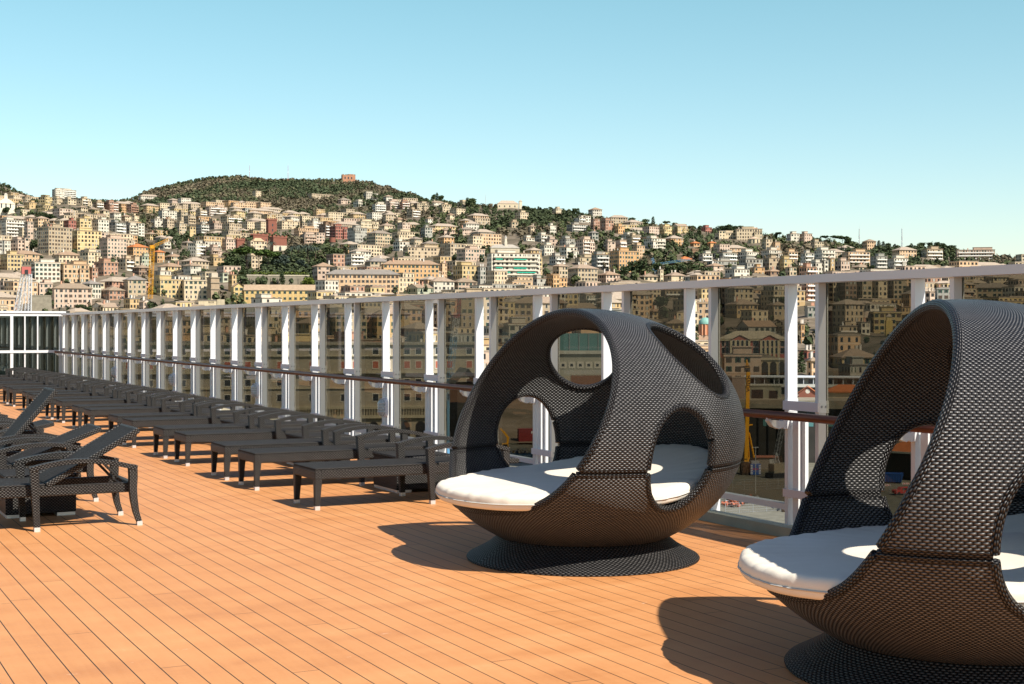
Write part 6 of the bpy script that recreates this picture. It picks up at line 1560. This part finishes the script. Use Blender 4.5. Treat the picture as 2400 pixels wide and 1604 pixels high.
# woods: one mass of trees over the hill and between the houses
def make_mass():
    rsn = np.random.default_rng(21); V = []; F = []; Cc = []
    mu0 = np.array([m.u0 for m in ALLB]); mu1 = np.array([m.u1 for m in ALLB]); mt_ = np.array([m.vt for m in ALLB]); mb_ = np.array([m.vb for m in ALLB]); md = np.array([m.d for m in ALLB])
    cx = np.array([m.ctr.x for m in ALLB + rest]); cy = np.array([m.ctr.y for m in ALLB + rest]); cr = np.array([m.rad for m in ALLB + rest])
    lands = np.array([(594, 500, 672, 596, 1500), (1150, 548, 1218, 596, 1500), (574, 640, 738, 712, 900), (466, 640, 526, 720, 900), (72, 690, 122, 738, 800), (1688, 765, 1842, 885, 640), (803, 404, 833, 424, 2700), (1638, 730, 1668, 790, 640), (1166, 466, 1226, 490, 2100), (1750, 536, 1785, 574, 1600), (-6, 455, 34, 502, 1800)])
    ridge_d = np.array([c[3] for c in COLS], float); ridge_v = np.array([c[4] for c in COLS], float)
    cnt = 0
    N = 64000
    uu = rsn.uniform(-120, 2520, N); dd = 440 + (2880 - 440) * rsn.random(N) ** .62
    nz = lambda u, d, f, s: math.sin(u * f + s) * math.sin(d * f * .8 + s * 2.1) + .5 * math.sin(u * f * 2.3 - d * f * 1.7 + s)
    for u, d in zip(uu, dd):
        if d > np.interp(u, _cu, ridge_d) + 40: continue
        z = terr(u, d); v = HOR - (z - CAM_H) * FPX / d
        wood = any(in_poly(u, v, P) for P in WOODS_P)
        vr = np.interp(u, _cu, ridge_v)
        up = u > 850 and v - vr < 120
        if not wood:
            pr = .75 if up else (.36 if v < 640 else .22)
            if nz(u, d, .02, 1.0) < -.25 and not up: pr *= .3
            if rsn.random() > pr: continue
        p = pt(u, d, z)
        if np.any((cx - p.x) ** 2 + (cy - p.y) ** 2 < (cr * .85) ** 2): continue
        h = rsn.uniform(5.0, 10.5) if wood else rsn.uniform(4.0, 9.0)
        vt = v - h * FPX / d
        inr = (mu0 - 2 < u) & (mu1 + 2 > u) & (md > d) & (mt_ < v)
        if np.any(inr & (vt < mb_ - .22 * (mb_ - mt_))): continue
        if np.any((lands[:, 0] < u) & (lands[:, 2] > u) & (lands[:, 1] < v) & (lands[:, 3] > vt) & (lands[:, 4] > d - 60)): continue
        w = h * rsn.uniform(.42, .75); g = nz(u, d, .011, .4) + rsn.normal(0, .32)
        cyp = rsn.random() < (.10 if not wood else .03)
        if cyp: w = h * .24; h *= 1.25
        if u < 980 and wood and v < 520 and not cyp:
            c = (.135, .112, .070) if g > .3 else ((.100, .100, .052) if g > -.2 else (.062, .078, .038))
        else:
            c = (.052, .066, .030) if g < .1 else ((.078, .092, .038) if g < .6 else (.125, .102, .064))
        if cyp: c = (.034, .050, .024)
        k = rsn.uniform(.8, 1.25); c = (c[0] * k, c[1] * k, c[2] * k)
        q = 22 if d < 1500 else 15
        dirs = rsn.normal(0, 1, (q, 3)); dirs /= np.linalg.norm(dirs, axis=1)[:, None]; rad = rsn.random((q, 1)) ** .4
        P = dirs * rad * np.array([w / 2, w / 2, h * .42]) + np.array([p.x, p.y, z + h * .55])
        n = rsn.normal(0, 1, (q, 3)) * .28 + dirs + np.array([0, 0, .35]); n /= np.linalg.norm(n, axis=1)[:, None]
        a = np.cross(n, rsn.normal(0, 1, (q, 3))); a /= np.linalg.norm(a, axis=1)[:, None]; e = np.cross(n, a)
        s = (w * .23) * rsn.uniform(.6, 1.4, (q, 1))
        quad = np.stack([P - a * s - e * s, P + a * s - e * s * .8, P + a * s * .8 + e * s, P - a * s * .9 + e * s * .9], 1)
        V.append(quad.reshape(-1, 3)); Cc.append(np.tile(np.array([*c, 1.0], np.float32), (q * 4, 1))); cnt += q
    V = np.concatenate(V); Cc = np.concatenate(Cc)
    me = bpy.data.meshes.new('woods'); me.vertices.add(len(V)); me.vertices.foreach_set('co', V.astype(np.float32).ravel())
    me.loops.add(cnt * 4); me.polygons.add(cnt); me.loops.foreach_set('vertex_index', np.arange(cnt * 4, dtype=np.int32)); me.polygons.foreach_set('loop_start', np.arange(0, cnt * 4, 4, dtype=np.int32)); me.polygons.foreach_set('loop_total', np.full(cnt, 4, np.int32))
    at = me.color_attributes.new('tint', 'FLOAT_COLOR', 'CORNER'); at.data.foreach_set('color', Cc.ravel()); me.update(); me.materials.append(M['woods'])
    tag(link('woods', me), kind='stuff'); print('woods faces', cnt)
make_mass()

# ================================================================== LABELS OF HOUSES AND TREES
LMS = [m for m in LM if m] + [('the castle tower', 639, 530), ('the ruined fort', 818, 415), ('the bell tower church', 1184, 570), ('the ridge church', 1196, 478), ('the ridge convent', 1767, 555), ('the stone bastion', 97, 715), ('the square stone tower', 504, 670), ('the tall ridge masts', 2064, 560), ('the hillside church', 14, 480), ('the brick bell tower', 1630, 595), ('the garden wall', 652, 658), ('the yellow bell tower', 2084, 765), ('the ribbed warehouse', 1780, 915)]
def rel(u, v, skip=None):
    best = sorted(((math.hypot(u - a, (v - c) * 1.6), n, a, c) for n, a, c in LMS if n != skip))[0]; _, n, a, c = best
    dx, dy = u - a, v - c; far = 'well ' if max(abs(dx), abs(dy) * 1.6) > 130 else ''
    if abs(dx) < 24: w = 'above' if dy < 0 else 'below'
    elif abs(dy) < 13: w = 'left of' if dx < 0 else 'right of'
    else: w = ('up' if dy < 0 else 'down') + (' left of' if dx < 0 else ' right of')
    return f'{far}{w} {n}'
def uniq(items):
    """items: [obj, text, u]; look-alikes of one text are told apart by their order from the left"""
    by = {}
    for it in items: by.setdefault(it[1], []).append(it)
    for t, L in by.items():
        if len(L) == 1: L[0][0]['label'] = t; continue
        L.sort(key=lambda i: i[2])
        for k, it in enumerate(L):
            pre = 'leftmost' if k == 0 else ('rightmost' if k == len(L) - 1 else ORD[k] + ' from left'); it[0]['label'] = f'{pre} {t}'
STW = ['', 'single storey', 'two storey', 'three storey', 'four storey', 'five storey', 'six storey', 'seven storey', 'tall', 'tall']
items = []
for o in ALLB:
    uc, vc = o.uc, (o.vt + o.vb) / 2; rf = {'h': 'hip roofed', 'f': 'flat roofed', 'b': 'balconied', 'g': 'gabled'}[o.kind]
    wide = 'long ' if (o.u1 - o.u0) > 2.2 * (o.vb - o.vt) else ('narrow ' if (o.vb - o.vt) > 1.4 * (o.u1 - o.u0) else '')
    noun = 'house' if o.w < 17 and o.kind in 'hg' else 'block'
    o.root.name = 'house' if noun == 'house' else ('apartment_building' if o.kind in 'fb' else 'residential_building')
    o.root['category'] = 'house' if noun == 'house' else 'building'; o.root['group'] = 'houses and blocks of the hillside city'
    aw = ' with green awnings' if o.aw else ''
    items.append((o.root, f'{wide}{o.cname} {rf} {noun}{aw} {rel(uc, vc)}', uc))
uniq(items)
items = []
KN = {'broad': 'dark evergreen tree', 'umbrella': 'flat topped umbrella pine', 'cypress': 'slim dark cypress', 'palm': 'feathery palm', 'bare': 'bare winter tree', 'cedar': 'grey green cedar'}
for r, kind, mt, u, v, lab, h in TREES:
    r['category'] = 'tree'; r['group'] = 'trees among the hillside houses'
    n = 'yellow green leafy tree' if mt == 'leaf_yellow' else KN[kind]
    for k in ('u', 'v'): del r[k]
    items.append((r, f'{n} {rel(u, v)}', u))
uniq(items)
# ================================================================== CAMERA, SKY, SUN
cam_d = bpy.data.cameras.new('camera'); cam = bpy.data.objects.new('camera', cam_d); COL.objects.link(cam)
cam.location = (0, 0, CAM_H); cam.rotation_euler = (math.pi / 2, 0, -PHI)
cam_d.sensor_width = 36; cam_d.lens = 36 * FPX / 2400; cam_d.shift_y = -34 / 2400
cam_d.clip_start = .05; cam_d.clip_end = 20000
SC.camera = cam
SUN_EL = R_(47); SDIR = Vector((.335, -.942)).normalized()         # horizontal direction towards the sun
sd = bpy.data.lights.new('sun', 'SUN'); sun = bpy.data.objects.new('sun', sd); COL.objects.link(sun)
sd.energy = 5.0; sd.angle = R_(.53); sd.color = (1, .94, .84)
tosun = Vector((SDIR.x * math.cos(SUN_EL), SDIR.y * math.cos(SUN_EL), math.sin(SUN_EL)))
sun.rotation_euler = tosun.to_track_quat('Z', 'Y').to_euler()
w = bpy.data.worlds.new('World'); SC.world = w; w.use_nodes = True
nt = w.node_tree; bg = nt.nodes['Background']
sky = nt.nodes.new('ShaderNodeTexSky'); sky.sky_type = 'NISHITA'; sky.sun_disc = False
sky.sun_elevation = SUN_EL; sky.sun_rotation = math.atan2(SDIR.x, SDIR.y)
sky.altitude = 30; sky.air_density = 1.0; sky.dust_density = .45; sky.ozone_density = .8
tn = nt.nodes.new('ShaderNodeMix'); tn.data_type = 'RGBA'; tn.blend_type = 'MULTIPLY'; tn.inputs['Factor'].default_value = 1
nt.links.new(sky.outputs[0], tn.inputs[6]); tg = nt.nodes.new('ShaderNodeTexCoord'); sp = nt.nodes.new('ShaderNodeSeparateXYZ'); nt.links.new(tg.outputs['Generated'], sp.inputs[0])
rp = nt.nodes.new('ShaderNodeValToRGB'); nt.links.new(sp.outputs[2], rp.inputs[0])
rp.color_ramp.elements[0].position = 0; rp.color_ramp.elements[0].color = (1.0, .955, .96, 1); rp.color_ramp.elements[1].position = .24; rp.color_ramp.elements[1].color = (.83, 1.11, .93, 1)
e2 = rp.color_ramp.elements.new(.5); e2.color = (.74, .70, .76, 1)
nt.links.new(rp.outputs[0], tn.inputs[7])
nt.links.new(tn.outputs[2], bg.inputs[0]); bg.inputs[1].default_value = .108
SC.view_settings.view_transform = 'Standard'; SC.view_settings.look = 'None'; SC.view_settings.gamma = 1; SC.view_settings.exposure = .6
SC.cycles.max_bounces = 6; SC.cycles.diffuse_bounces = 3; SC.cycles.glossy_bounces = 3; SC.cycles.transparent_max_bounces = 16
SC.cycles.use_denoising = True
